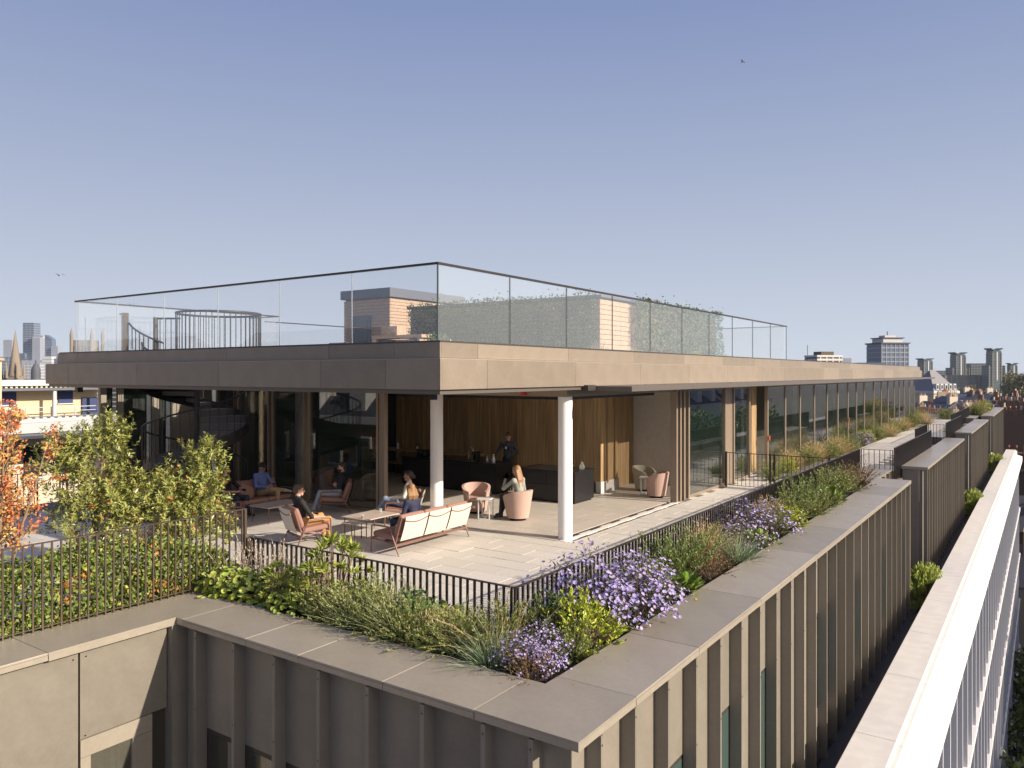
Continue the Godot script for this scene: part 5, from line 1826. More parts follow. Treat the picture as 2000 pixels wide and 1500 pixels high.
	tube_part(tap, "lever", [Vector3(0.0, 0.12, 0), Vector3(0.07, 0.15, 0)], 0.007, M.chrome)
	var cm := thing("coffee_machine", "black coffee machine on the bar right of the tap", "coffee machine", P(18.95, 0.921, 14.45))
	put(cm, "body", rounded(Vector3(0.2, 0.3, 0.14), 0.02, 0.0, 2), M.black, Vector3(0.02, 0.15, 0))
	put(cm, "spout_head", rounded(Vector3(0.12, 0.1, 0.1), 0.02, 0.0, 2), M.black, Vector3(-0.12, 0.24, 0))
	put(cm, "drip_tray", rounded(Vector3(0.14, 0.03, 0.13), 0.008, 0.0, 2), M.chrome, Vector3(-0.13, 0.016, 0))
	var ket := thing("toaster_oven", "dark small appliance at the left end of the bar", "appliance", P(18.95, 0.921, 16.6))
	put(ket, "body", rounded(Vector3(0.3, 0.22, 0.34), 0.03, 0.0, 2), M.stone_black, Vector3(0, 0.111, 0))
	put(ket, "handle", rounded(Vector3(0.03, 0.02, 0.2), 0.008, 0.0, 2), M.chrome, Vector3(-0.165, 0.16, 0))
	var bot := [["body", [Vector2(0, 0), Vector2(0.036, 0.0), Vector2(0.037, 0.19), Vector2(0.014, 0.24), Vector2(0.014, 0.3), Vector2(0, 0.3)], M.stone_black], ["label", [Vector2(0.0378, 0.05), Vector2(0.0378, 0.14)], M.table_white]]
	lathed("wine_bottle", "dark bottle with white label left on the bar", "bottle", P(18.9, 0.921, 16.15), bot)
	lathed("glass_jar", "small pale jar beside the dark bottle on the bar", "jar", P(18.85, 0.921, 15.95), [["body", [Vector2(0, 0), Vector2(0.035, 0), Vector2(0.04, 0.08), Vector2(0.02, 0.12), Vector2(0, 0.12)], M.table_white]])
	lathed("water_bottle", "clear water bottle on the bar beside the standing man", "bottle", P(18.9, 0.921, 14.0), [["body", [Vector2(0, 0), Vector2(0.04, 0), Vector2(0.04, 0.14), Vector2(0.016, 0.2), Vector2(0.016, 0.24), Vector2(0, 0.24)], M.glass_clear], ["water", [Vector2(0, 0.003), Vector2(0.037, 0.003), Vector2(0.037, 0.09), Vector2(0, 0.09)], M.table_white]])
	lathed("milk_jug", "white jug with wooden utensils on the bar near the standing man", "jug", P(18.85, 0.921, 13.72), [["body", [Vector2(0, 0), Vector2(0.05, 0), Vector2(0.055, 0.1), Vector2(0.03, 0.15), Vector2(0.035, 0.18), Vector2(0, 0.17)], M.table_white], ["utensils", [Vector2(0, 0.171), Vector2(0.02, 0.171), Vector2(0.03, 0.25), Vector2(0, 0.26)], M.cream]])
	lathed("footed_bowl", "white footed bowl on the shorter bar block beside the column", "bowl", P(18.7, 0.901, 11.0), [["bowl", [Vector2(0, 0), Vector2(0.06, 0), Vector2(0.02, 0.04), Vector2(0.13, 0.13), Vector2(0.12, 0.13), Vector2(0.0, 0.06)], M.table_white]])
	lathed("glass_carafe", "round glass carafe on the shorter bar block right of the column", "carafe", P(19.0, 0.901, 10.75), [["body", [Vector2(0, 0), Vector2(0.07, 0.01), Vector2(0.08, 0.1), Vector2(0.03, 0.18), Vector2(0.04, 0.22)], M.glass_clear]])
	lathed("shelf_vase", "slim bottle on the shelf behind the front glass", "bottle", P(20.1, 0.961, 17.9), bot)
	lathed("shelf_pot", "pale bottle on the shelf behind the front glass", "bottle", P(20.1, 0.961, 18.8), [["body", [Vector2(0, 0), Vector2(0.04, 0), Vector2(0.04, 0.16), Vector2(0.015, 0.2), Vector2(0, 0.26)], M.table_white]])

# pose: joints in the person's own axes (forward -z, right +x, up y); col: palette of linear colours
func person(label: String, at: Vector3, turn: float, j: Dictionary, top: Color, legs: Color, shoes: Color, skin: Color, hair: Color, opt: Dictionary) -> Node3D:
	var t := thing("person", label, "person", at, turn, "people on the terrace")
	var pal := [top, legs, shoes, skin, Color(0.03, 0.02, 0.018), Color(skin.r * 0.7, skin.g * 0.45, skin.b * 0.45), hair]
	var mb := MB.new()
	var lo := Vector3(9, 9, 9)
	var hi := -lo
	for k in j:
		if j[k] is Vector3:
			lo = Vector3(minf(lo.x, j[k].x), minf(lo.y, j[k].y), minf(lo.z, j[k].z))
			hi = Vector3(maxf(hi.x, j[k].x), maxf(hi.y, j[k].y), maxf(hi.z, j[k].z))
	var f := SDF.new(lo - Vector3.ONE * 0.22, hi + Vector3.ONE * 0.22, 0.019)
	var w: float = opt.get("width", 1.0)
	f.cap(j.pel - Vector3(0.055 * w, 0, 0), j.pel + Vector3(0.055 * w, 0, 0), 0.108 * w, 0.108 * w, 1, 0.05)
	f.cap(j.pel + Vector3(0, 0.06, 0), j.mid, 0.115 * w, 0.112 * w, 0, 0.06)
	f.cap(j.mid - Vector3(0.03, 0, 0), j.chest - Vector3(0.055 * w, 0, 0), 0.1 * w, 0.105 * w, 0, 0.06)
	f.cap(j.mid + Vector3(0.03, 0, 0), j.chest + Vector3(0.055 * w, 0, 0), 0.1 * w, 0.105 * w, 0, 0.06)
	f.cap(j.shl, j.shr, 0.062, 0.062, 0, 0.06)
	f.cap(j.chest, j.neck, 0.1, 0.055, 0, 0.05)
	f.cap(j.neck - Vector3(0, 0.0, 0), j.head, 0.05, 0.05, 3, 0.02)
	for s in ["l", "r"]:
		var sleeve: float = opt.get("sleeve", 1.0)
		f.cap(j["sh" + s], j["el" + s], 0.058, 0.045, 0, 0.035)
		if sleeve > 0.9:
			f.cap(j["el" + s], j["wr" + s], 0.043, 0.033, 0, 0.02)
		else:
			f.cap(j["sh" + s].lerp(j["el" + s], 0.75), j["el" + s], 0.04, 0.038, 3, 0.02)
			f.cap(j["el" + s], j["wr" + s], 0.039, 0.027, 3, 0.02)
		f.cap(j["hi" + s], j["kn" + s], 0.092 * w, 0.062, 1, 0.04)
		f.cap(j["kn" + s], j["an" + s], 0.062, 0.045, 1, 0.03)
		f.cap(j["an" + s] + Vector3(0, 0.0, 0), j["to" + s], 0.04, 0.032, 2, 0.025)
		f.cap(j["an" + s] + Vector3(0, -0.02, 0), j["an" + s] + (j["an" + s] - j["to" + s]) * 0.25 + Vector3(0, -0.035, 0), 0.036, 0.032, 2, 0.02)
	f.emit(mb, pal, Transform3D.IDENTITY)
	# head with face, on its own finer grid
	var look: Vector3 = (j.look as Vector3).normalized()
	var hx := look.cross(Vector3.UP).normalized()
	var hb := Basis(hx, hx.cross(look), -look)
	var hf := SDF.new(Vector3(-0.12, -0.15, -0.15), Vector3(0.12, 0.15, 0.14), 0.0085)
	hf.cap(Vector3(0, 0.03, 0.025), Vector3(0, 0.032, -0.022), 0.083, 0.077, 3, 0.03)
	hf.cap(Vector3(0, -0.03, -0.03), Vector3(0, -0.083, -0.058), 0.062, 0.036, 3, 0.03)
	hf.cap(Vector3(0, -0.06, 0.01), Vector3(0, -0.13, 0.025), 0.05, 0.05, 3, 0.02)
	hf.cap(Vector3(0, 0.01, -0.097), Vector3(0, -0.032, -0.112), 0.008, 0.013, 3, 0.012)
	for s in [-1.0, 1.0]:
		hf.cap(Vector3(s * 0.08, 0.008, 0.012), Vector3(s * 0.078, -0.03, 0.004), 0.018, 0.012, 3, 0.01)
		hf.cap(Vector3(s * 0.031, 0.008, -0.088), Vector3(s * 0.033, 0.008, -0.089), 0.011, 0.011, 4, 0.004)
		hf.cap(Vector3(s * 0.02, 0.03, -0.09), Vector3(s * 0.045, 0.03, -0.083), 0.007, 0.006, 6, 0.004)
	hf.cap(Vector3(-0.02, -0.06, -0.093), Vector3(0.02, -0.06, -0.093), 0.007, 0.007, 5, 0.004)
	if opt.get("beard", false):
		hf.cap(Vector3(-0.03, -0.075, -0.06), Vector3(0.03, -0.075, -0.06), 0.036, 0.036, 6, 0.02)
	hf.emit(mb, pal, Transform3D(hb, j.head))
	# hands: palm, four fingers and a thumb each
	for s in ["l", "r"]:
		var d: Vector3 = j["hd" + s]
		d = d.normalized()
		var nrm: Vector3 = j["hn" + s]
		nrm = (nrm - d * nrm.dot(d)).normalized()
		var sx := d.cross(nrm) * (1.0 if s == "r" else -1.0)
		var curl: float = opt.get("curl", 0.5)
		var g := SDF.new(Vector3(-0.08, -0.1, -0.22), Vector3(0.08, 0.06, 0.04), 0.0075)
		g.cap(Vector3(0, 0, 0.02), Vector3(0, 0, -0.02), 0.027, 0.026, 3, 0.015)
		g.cap(Vector3(-0.016, 0, -0.02), Vector3(-0.026, 0, -0.085), 0.017, 0.013, 3, 0.015)
		g.cap(Vector3(0.016, 0, -0.02), Vector3(0.026, 0, -0.08), 0.017, 0.012, 3, 0.015)
		g.cap(Vector3(0, 0, -0.02), Vector3(0, 0, -0.085), 0.017, 0.014, 3, 0.015)
		for q in 4:
			var x := -0.03 + q * 0.02
			var ln: float = [0.036, 0.041, 0.038, 0.029][q]
			var p0 := Vector3(x, 0, -0.085 + absf(q - 1.3) * 0.004)
			var p1 := p0 + Vector3(0, -sin(curl) * ln, -cos(curl) * ln)
			var p2 := p1 + Vector3(0, -sin(curl * 2.0) * ln * 0.85, -cos(curl * 2.0) * ln * 0.85)
			g.cap(p0, p1, 0.0092, 0.0086, 3, 0.004)
			g.cap(p1, p2, 0.0086, 0.0078, 3, 0.004)
		var th := Vector3(-0.055, -0.014, -0.06)
		g.cap(Vector3(-0.02, -0.004, -0.02), th, 0.014, 0.011, 3, 0.008)
		g.cap(th, th + Vector3(-0.004, -0.018, -0.03), 0.0105, 0.009, 3, 0.004)
		var fb := Basis(sx, nrm, -d)
		if s == "l":
			fb = Basis(-sx * -1.0, nrm, -d)
		g.emit(mb, pal, Transform3D(fb, j["wr" + s] + d * 0.03))
	put(t, "body", mb.mesh(), M.skin_cloth)
	# hair
	var hr := SDF.new(Vector3(-0.2, -0.5, -0.16), Vector3(0.2, 0.17, 0.22), 0.0125)
	var hm := MB.new()
	hr.cap(Vector3(0, 0.062, 0.03), Vector3(0, 0.066, -0.035), 0.074, 0.066, 0, 0.03)
	hr.cap(Vector3(0, 0.0, 0.05), Vector3(0, 0.06, 0.04), 0.07, 0.072, 0, 0.03)
	for s in [-1.0, 1.0]:
		hr.cap(Vector3(s * 0.055, 0.05, -0.01), Vector3(s * 0.062, 0.015, 0.03), 0.035, 0.03, 0, 0.03)
	var long: float = opt.get("long", 0.0)
	if long > 0.0:
		for k in 7:
			var x := -0.085 + k * 0.0283
			var z := 0.075 - absf(x) * 0.35
			hr.cap(Vector3(x, 0.0, z), Vector3(x * 1.15, -long * 0.55, z + 0.03), 0.036, 0.034, 0, 0.02)
			hr.cap(Vector3(x * 1.15, -long * 0.55, z + 0.03), Vector3(x * 1.05 + 0.01 * sin(k * 3.0), -long * (0.9 + 0.1 * cos(k * 2.0)), z + 0.025), 0.034, 0.02, 0, 0.015)
	if opt.get("bun", false):
		hr.cap(Vector3(0, 0.0, 0.12), Vector3(0, -0.03, 0.13), 0.045, 0.04, 0, 0.02)
	hr.emit(hm, [hair], Transform3D(hb, j.head))
	put(t, "hair", hm.mesh(), M.hair)
	return t

func seated(seat: float, lean: float) -> Dictionary:
	var b := Basis(Vector3.RIGHT, lean)
	var p := Vector3(0, seat + 0.1, 0.1)
	var j := {"pel": p, "mid": p + b * Vector3(0, 0.2, 0), "chest": p + b * Vector3(0, 0.38, 0), "neck": p + b * Vector3(0, 0.535, -0.01)}
	j.head = j.neck + Vector3(0, 0.145, -0.025)
	j.look = Vector3(0, 0, -1)
	for s in ["l", "r"]:
		var x := 1.0 if s == "r" else -1.0
		j["sh" + s] = p + b * Vector3(0.165 * x, 0.455, 0)
		j["el" + s] = p + b * Vector3(0.25 * x, 0.2, -0.04)
		j["wr" + s] = p + Vector3(0.17 * x, 0.1, -0.25)
		j["hi" + s] = p + Vector3(0.085 * x, -0.01, -0.03)
		j["kn" + s] = Vector3(0.12 * x, seat + 0.11, p.z - 0.47)
		j["an" + s] = Vector3(0.12 * x, 0.09, p.z - 0.5)
		j["to" + s] = Vector3(0.14 * x, 0.036, p.z - 0.66)
		j["hd" + s] = Vector3(-0.3 * x, -0.1, -1)
		j["hn" + s] = Vector3.UP
	return j

func people() -> void:
	var fair := Color(0.5, 0.3, 0.22)
	var tan_ := Color(0.36, 0.2, 0.13)
	# man in the nearest chair, leaning back, forearms along his thighs
	var j := seated(0.37, 0.3)
	j.look = Vector3(0.35, -0.05, -1)
	j.knl += Vector3(-0.04, 0.03, 0.03)
	j.knr += Vector3(0.05, 0.0, 0.0)
	j.elr = Vector3(0.3, 0.58, 0.06)
	j.wrr = Vector3(0.24, 0.56, -0.16)
	person("man leaning back in black t-shirt and mustard trousers, nearest the railing", P(11.1, 0.006, 12.95), turn_to(0.955, -0.295), j, Color(0.012, 0.012, 0.014), Color(0.48, 0.25, 0.09), Color(0.02, 0.02, 0.022), fair, Color(0.08, 0.05, 0.03), {"sleeve": 0.5})
	# man with crossed arms
	j = seated(0.37, 0.25)
	j.look = Vector3(-0.15, 0.0, -1)
	j.ell = j.shl + Vector3(-0.06, -0.25, -0.1)
	j.elr = j.shr + Vector3(0.06, -0.25, -0.1)
	j.wrl = j.chest + Vector3(0.08, -0.17, -0.2)
	j.wrr = j.chest + Vector3(-0.08, -0.13, -0.2)
	j.hdl = Vector3(1, 0.1, 0.1)
	j.hdr = Vector3(-1, 0.15, 0.1)
	j.hnl = Vector3(0, 0.3, -1)
	j.hnr = Vector3(0, 0.3, -1)
	j.anl += Vector3(0, 0, -0.12)
	j.tol += Vector3(0, 0, -0.12)
	person("man with crossed arms in navy t-shirt and pale blue jeans before the glass", P(14.0, 0.006, 15.35), turn_to(-0.7, 0.71), j, Color(0.012, 0.017, 0.035), Color(0.33, 0.37, 0.45), Color(0.3, 0.3, 0.3), fair, Color(0.05, 0.03, 0.02), {"sleeve": 0.5, "beard": true})
	# man in blue shirt looking at a phone, one leg crossed over the other
	j = seated(0.37, 0.12)
	j.look = Vector3(0.05, -0.6, -1)
	j.head += Vector3(0, -0.02, -0.04)
	j.wrl = Vector3(-0.07, 0.66, -0.24)
	j.wrr = Vector3(0.07, 0.66, -0.24)
	j.ell = Vector3(-0.27, 0.66, 0.0)
	j.elr = Vector3(0.27, 0.66, 0.0)
	j.hdl = Vector3(0.5, 0.2, -1)
	j.hdr = Vector3(-0.5, 0.2, -1)
	j.hnl = Vector3(-0.6, -0.6, 0.3)
	j.hnr = Vector3(0.6, -0.6, 0.3)
	j.knr = Vector3(0.05, 0.6, -0.36)
	j.anr = Vector3(-0.34, 0.53, -0.4)
	j.tor = Vector3(-0.42, 0.5, -0.54)
	person("man in blue shirt and khaki trousers, legs crossed, looking at a phone", P(13.0, 0.006, 16.9), turn_to(0.0, -1.0), j, Color(0.12, 0.17, 0.4), Color(0.35, 0.25, 0.15), Color(0.4, 0.36, 0.34), tan_, Color(0.012, 0.01, 0.01), {})
	var ph := thing("phone", "dark phone held by the man in the blue shirt", "phone", P(13.0, 0.006, 16.9), turn_to(0.0, -1.0))
	put(ph, "case", rounded(Vector3(0.075, 0.15, 0.009), 0.004, 0.0, 2), M.black, Vector3(0, 0.7, -0.35), Basis(Vector3.RIGHT, -0.8))
	# man in black t-shirt talking
	j = seated(0.37, 0.15)
	j.look = Vector3(-0.75, 0.05, -1)
	j.wrl = Vector3(-0.12, 0.68, -0.32)
	j.wrr = Vector3(0.1, 0.66, -0.34)
	j.ell = Vector3(-0.3, 0.66, -0.06)
	j.elr = Vector3(0.3, 0.66, -0.06)
	j.hdl = Vector3(0.6, 0.2, -1)
	j.hdr = Vector3(-0.6, 0.2, -1)
	j.hnl = Vector3(0.2, 1, 0)
	j.hnr = Vector3(-0.2, 1, 0)
	j.knl += Vector3(-0.08, 0, 0)
	j.anl += Vector3(-0.1, 0, 0)
	j.tol += Vector3(-0.1, 0, 0)
	person("man in black t-shirt and dark jeans beside the evergreen tree on the sofa", P(11.95, 0.006, 16.9), turn_to(0.15, -1.0), j, Color(0.01, 0.01, 0.012), Color(0.02, 0.028, 0.05), Color(0.02, 0.02, 0.02), fair, Color(0.05, 0.035, 0.025), {"sleeve": 0.5, "beard": true})
	# woman in cream sweater
	j = seated(0.37, 0.2)
	j.look = Vector3(-0.1, 0.0, -1)
	j.wrl = Vector3(-0.06, 0.62, -0.24)
	j.wrr = Vector3(0.06, 0.6, -0.26)
	j.hdl = Vector3(0.7, -0.2, -0.6)
	j.hdr = Vector3(-0.7, -0.2, -0.6)
	j.knl = Vector3(-0.02, 0.6, -0.38)
	j.anl = Vector3(0.22, 0.35, -0.56)
	j.tol = Vector3(0.27, 0.26, -0.7)
	person("woman in cream sweater and jeans seated left of the white column", P(13.75, 0.006, 12.75), turn_to(-0.57, 0.82), j, Color(0.62, 0.55, 0.47), Color(0.2, 0.26, 0.36), Color(0.3, 0.26, 0.24), tan_, Color(0.025, 0.016, 0.014), {"width": 0.92, "bun": true})
	# woman in navy sweater, back to the camera
	j = seated(0.37, -0.08)
	j.look = Vector3(0.25, -0.1, -1)
	person("woman in navy sweater with light brown hair, back to camera on the cream sofa", P(12.15, 0.006, 11.02), turn_to(0.0, 1.0), j, Color(0.02, 0.025, 0.06), Color(0.03, 0.04, 0.08), Color(0.05, 0.05, 0.05), fair, Color(0.26, 0.14, 0.06), {"width": 0.95, "long": 0.2})
	# woman in the tub chair
	j = seated(0.42, -0.12)
	j.look = Vector3(-0.15, -0.15, -1)
	j.wrl = Vector3(-0.12, 0.98, -0.26)
	j.ell = Vector3(-0.22, 0.76, -0.24)
	j.hdl = Vector3(0.2, 0.8, 0.1)
	j.hnl = Vector3(-1, 0, 0.3)
	j.anl += Vector3(-0.12, 0, 0.08)
	j.tol += Vector3(-0.14, 0, 0.08)
	j.anr += Vector3(-0.14, 0, -0.1)
	j.tor += Vector3(-0.16, 0, -0.1)
	person("woman with long curly fair-brown hair and grey cardigan in the pink tub chair", P(15.75, 0.008, 10.76), turn_to(0.1, 1.0), j, Color(0.32, 0.33, 0.29), Color(0.015, 0.015, 0.018), Color(0.03, 0.03, 0.03), fair, Color(0.28, 0.15, 0.075), {"width": 0.92, "long": 0.4})
	# man standing behind the bar
	var s := {"pel": Vector3(0, 0.97, 0), "mid": Vector3(0, 1.15, 0), "chest": Vector3(0, 1.33, 0.01), "neck": Vector3(0, 1.5, 0.02), "head": Vector3(0, 1.645, -0.02), "look": Vector3(0.05, -0.35, -1)}
	for q in [["l", -1.0], ["r", 1.0]]:
		var x: float = q[1]
		s["sh" + q[0]] = Vector3(0.18 * x, 1.425, 0.015)
		s["hi" + q[0]] = Vector3(0.09 * x, 0.93, 0)
		s["kn" + q[0]] = Vector3(0.1 * x, 0.5, -0.01)
		s["an" + q[0]] = Vector3(0.11 * x, 0.09, 0.03)
		s["to" + q[0]] = Vector3(0.13 * x, 0.036, -0.13)
	s.ell = Vector3(-0.29, 1.16, -0.02)
	s.wrl = Vector3(-0.06, 1.28, -0.2)
	s.hdl = Vector3(0.8, 0.3, -0.4)
	s.hnl = Vector3(0.2, 0.3, -1)
	s.elr = Vector3(0.33, 1.17, 0.0)
	s.wrr = Vector3(0.42, 0.985, -0.17)
	s.hdr = Vector3(0.3, -0.25, -1)
	s.hnr = Vector3(0, 1, 0)
	person("man in grey-blue shirt standing behind the bar, sipping, hand on the counter", P(19.62, 0.006, 13.72), turn_to(-0.85, -0.45), s, Color(0.045, 0.05, 0.065), Color(0.012, 0.012, 0.014), Color(0.02, 0.02, 0.02), fair, Color(0.07, 0.05, 0.035), {})
	var cup := thing("cup", "white cup held at the chest of the man behind the bar", "cup", P(19.62, 0.006, 13.72), turn_to(-0.85, -0.45))
	var mb := MB.new()
	mb.lathe([Vector2(0, 0), Vector2(0.025, 0.0), Vector2(0.034, 0.07), Vector2(0.03, 0.07), Vector2(0, 0.01)], 16)
	put(cup, "body", mb.mesh(), M.table_white, Vector3(0.03, 1.29, -0.27))

# box in a thing's own axes, standing on y0: x right, z depth
func ob(t: Node3D, called: String, m: Material, x0: float, x1: float, y0: float, y1: float, z0: float, z1: float) -> MeshInstance3D:
	return put(t, called, box_mesh(Vector3(x1 - x0, y1 - y0, z1 - z0)), m, Vector3((x0 + x1) * 0.5, (y0 + y1) * 0.5, (z0 + z1) * 0.5))

const G := -21.4

func far_tower(called: String, label: String, a: float, b: float, w: float, d: float, top: float, body: Material, turn := 0.0, bands := 0, cols := 0, line: Material = null) -> Node3D:
	var t := thing(called, label, "building", P(a, G, b), turn, "far buildings")
	var h := top - G
	ob(t, "body", body, -w * 0.5, w * 0.5, 0, h, -d * 0.5, d * 0.5)
	for k in bands:
		var y := h * (k + 1.0) / (bands + 1.0)
		var th := h / (bands + 1.0) * 0.22
		ob(t, "floor_band", line, -w * 0.5 - 0.15, w * 0.5 + 0.15, y, y + th, -d * 0.5 - 0.15, d * 0.5 + 0.15)
	for k in cols:
		var x := -w * 0.5 + w * k / maxf(1.0, cols - 1.0)
		ob(t, "pier", line, x - w * 0.012, x + w * 0.012, 0, h - 0.3, d * 0.5, d * 0.5 + 0.22)
	return t

func prism_roof(t: Node3D, called: String, m: Material, w: float, d: float, y0: float, y1: float, inset: float) -> MeshInstance3D:
	# hipped or gabled roof, ridge along x, ends drawn in by inset
	var mb := MB.new()
	var p := [Vector3(-w * 0.5, y0, d * 0.5), Vector3(w * 0.5, y0, d * 0.5), Vector3(w * 0.5, y0, -d * 0.5), Vector3(-w * 0.5, y0, -d * 0.5)]
	var r0 := Vector3(-w * 0.5 + inset, y1, 0)
	var r1 := Vector3(w * 0.5 - inset, y1, 0)
	mb.quad(p[0], p[1], r1, r0)
	mb.quad(p[2], p[3], r0, r1)
	mb.tri(p[1], p[2], r1)
	mb.tri(p[3], p[0], r0)
	return put(t, called, mb.mesh(), m)

func house(label: String, a: float, b: float, ridge: float, w: float, d: float, wall: Material, roof: Material, turn: float, pots: int) -> void:
	var t := thing("terraced_house", label, "house", P(a, G, b), turn, "terraced houses beyond the terrace")
	var e := ridge - G - 3.0
	ob(t, "wall", wall, -w * 0.5, w * 0.5, 0, e, -d * 0.5, d * 0.5)
	prism_roof(t, "roof", roof, w + 0.3, d + 0.4, e, e + 3.0, 0.0)
	for s in [-1.0, 1.0]:
		var gm := MB.new()
		gm.tri(Vector3(s * w * 0.5, e, s * d * 0.5), Vector3(s * w * 0.5, e, -s * d * 0.5), Vector3(s * w * 0.5, e + 2.9, 0))
		put(t, "gable", gm.mesh(), wall)
		var c := ob(t, "chimney", wall, s * w * 0.42 - 0.5, s * w * 0.42 + 0.5, e + 1.5, e + 4.3, -1.1, 1.1)
		for k in pots:
			var pm := MB.new()
			pm.lathe([Vector2(0.13, 0), Vector2(0.11, 0.45), Vector2(0.14, 0.5), Vector2(0.08, 0.52)], 8)
			put(c, "chimney_pot", pm.mesh(), M.terracotta if k % 2 == 0 else M.cream, Vector3(0, 1.4, -0.8 + 1.6 * k / maxf(1.0, pots - 1.0)))
	for r in 3:
		for k in 3:
			for s in [-1.0, 1.0]:
				var x := (k - 1) * w * 0.3
				var y := e - 2.6 - r * 3.2
				var win := ob(t, "window", M.table_white, x - 0.6, x + 0.6, y, y + 1.8, s * (d * 0.5 + 0.03) - 0.04, s * (d * 0.5 + 0.03) + 0.04)
				put(win, "pane", box_mesh(Vector3(0.96, 1.56, 0.02)), M.pane_dark, Vector3(0, 0, s * 0.045))
	for k in 2:
		var dm := ob(t, "dormer", M.cream, (k - 0.5) * w * 0.45 - 0.7, (k - 0.5) * w * 0.45 + 0.7, e + 0.3, e + 1.9, d * 0.18, d * 0.36)
		put(dm, "pane", box_mesh(Vector3(1.0, 1.1, 0.04)), M.pane_dark, Vector3(0, 0, d * 0.09 + 0.02))

func far_tree(label: String, a: float, b: float, top: float, r: float, k: Color, sd: int, n := 1500) -> void:
	rng.seed = sd
	var t := thing("city_tree", label, "tree", P(a, G, b), 0.0, "trees in the city")
	var h := top - G
	var mb := MB.new()
	mb.tube([Vector3.ZERO, Vector3(0, h * 0.5, 0), Vector3(r * 0.1, h * 0.8, 0)], [r * 0.08, r * 0.05, r * 0.02], 6)
	for q in 5:
		var g := q * 1.3
		mb.tube([Vector3(0, h * 0.4, 0), Vector3(cos(g) * r * 0.6, h * 0.7, sin(g) * r * 0.6)], [r * 0.035, r * 0.012], 5)
	put(t, "trunk", mb.mesh(), M.bark_dark)
	var lm := LM.new()
	var lobes := []
	for q in 14:
		var d := Vector3(rr(-1, 1), rr(-0.6, 1), rr(-1, 1)).normalized()
		lobes.append(Vector3(d.x * r * 0.62, h - r * 1.0 + d.y * r * 0.6, d.z * r * 0.62))
	for i in n:
		var c: Vector3 = lobes[i % 14]
		var d := Vector3(rr(-1, 1), rr(-1, 1), rr(-1, 1)).normalized() * pow(rng.randf(), 0.4)
		var e := Vector3(rr(-1, 1), rr(-1, 1), rr(-1, 1)).normalized()
		lm.leaf(c + d * r * 0.42, e, side_of(e), r * rr(0.07, 0.14), r * rr(0.05, 0.09), jit(k, 0.35))
	put(t, "crown", lm.mesh(), M.leaf)

func wharf(label: String, a: float, b: float, w: float, top: float, turn: float) -> void:
	# stepped riverside tower with a butterfly roof
	var t := thing("riverside_tower", label, "building", P(a, G, b), turn, "riverside towers with winged roofs")
	var h := top - G
	ob(t, "podium", M.wharf_glass, -w * 0.95, w * 0.95, 0, h * 0.62, -w * 0.5, w * 0.5)
	ob(t, "shaft", M.wharf_glass, -w * 0.5, w * 0.5, 0, h * 0.94, -w * 0.42, w * 0.55)
	for k in 15:
		var y := h * 0.04 + k * h * 0.058
		var ww := w * 0.52 if y > h * 0.6 else w * 0.97
		ob(t, "floor_band", M.wharf_stone if k % 3 == 0 else M.wharf_green, -ww, ww, y, y + h * 0.012, -w * 0.5, w * 0.57)
	for x in [-0.9, -0.5, 0.5, 0.9]:
		ob(t, "pier", M.wharf_stone, x * w - 0.5, x * w + 0.5, 0, h * (0.62 if absf(x) > 0.6 else 0.9), w * 0.5, w * 0.6)
	ob(t, "pier", M.city_pale, -0.8, 0.8, h * 0.3, h * 0.92, w * 0.551, w * 0.6)
	for s in [-1.0, 1.0]:
		var mb := MB.new()
		var q0 := Vector3(0, h * 0.93, w * 0.6)
		var q1 := Vector3(s * w * 0.68, h, w * 0.6)
		var dz := Vector3(0, 0, -w * 1.1)
		var th := Vector3(0, -h * 0.02, 0)
		for f in [[q0, q1, q1 + dz, q0 + dz], [q0 + th, q0 + th + dz, q1 + th + dz, q1 + th], [q0, q0 + th, q1 + th, q1], [q1, q1 + th, q1 + th + dz, q1 + dz]]:
			mb.quad(f[0], f[1], f[2], f[3])
		put(t, "roof_wing", mb.mesh(), M.wharf_green)

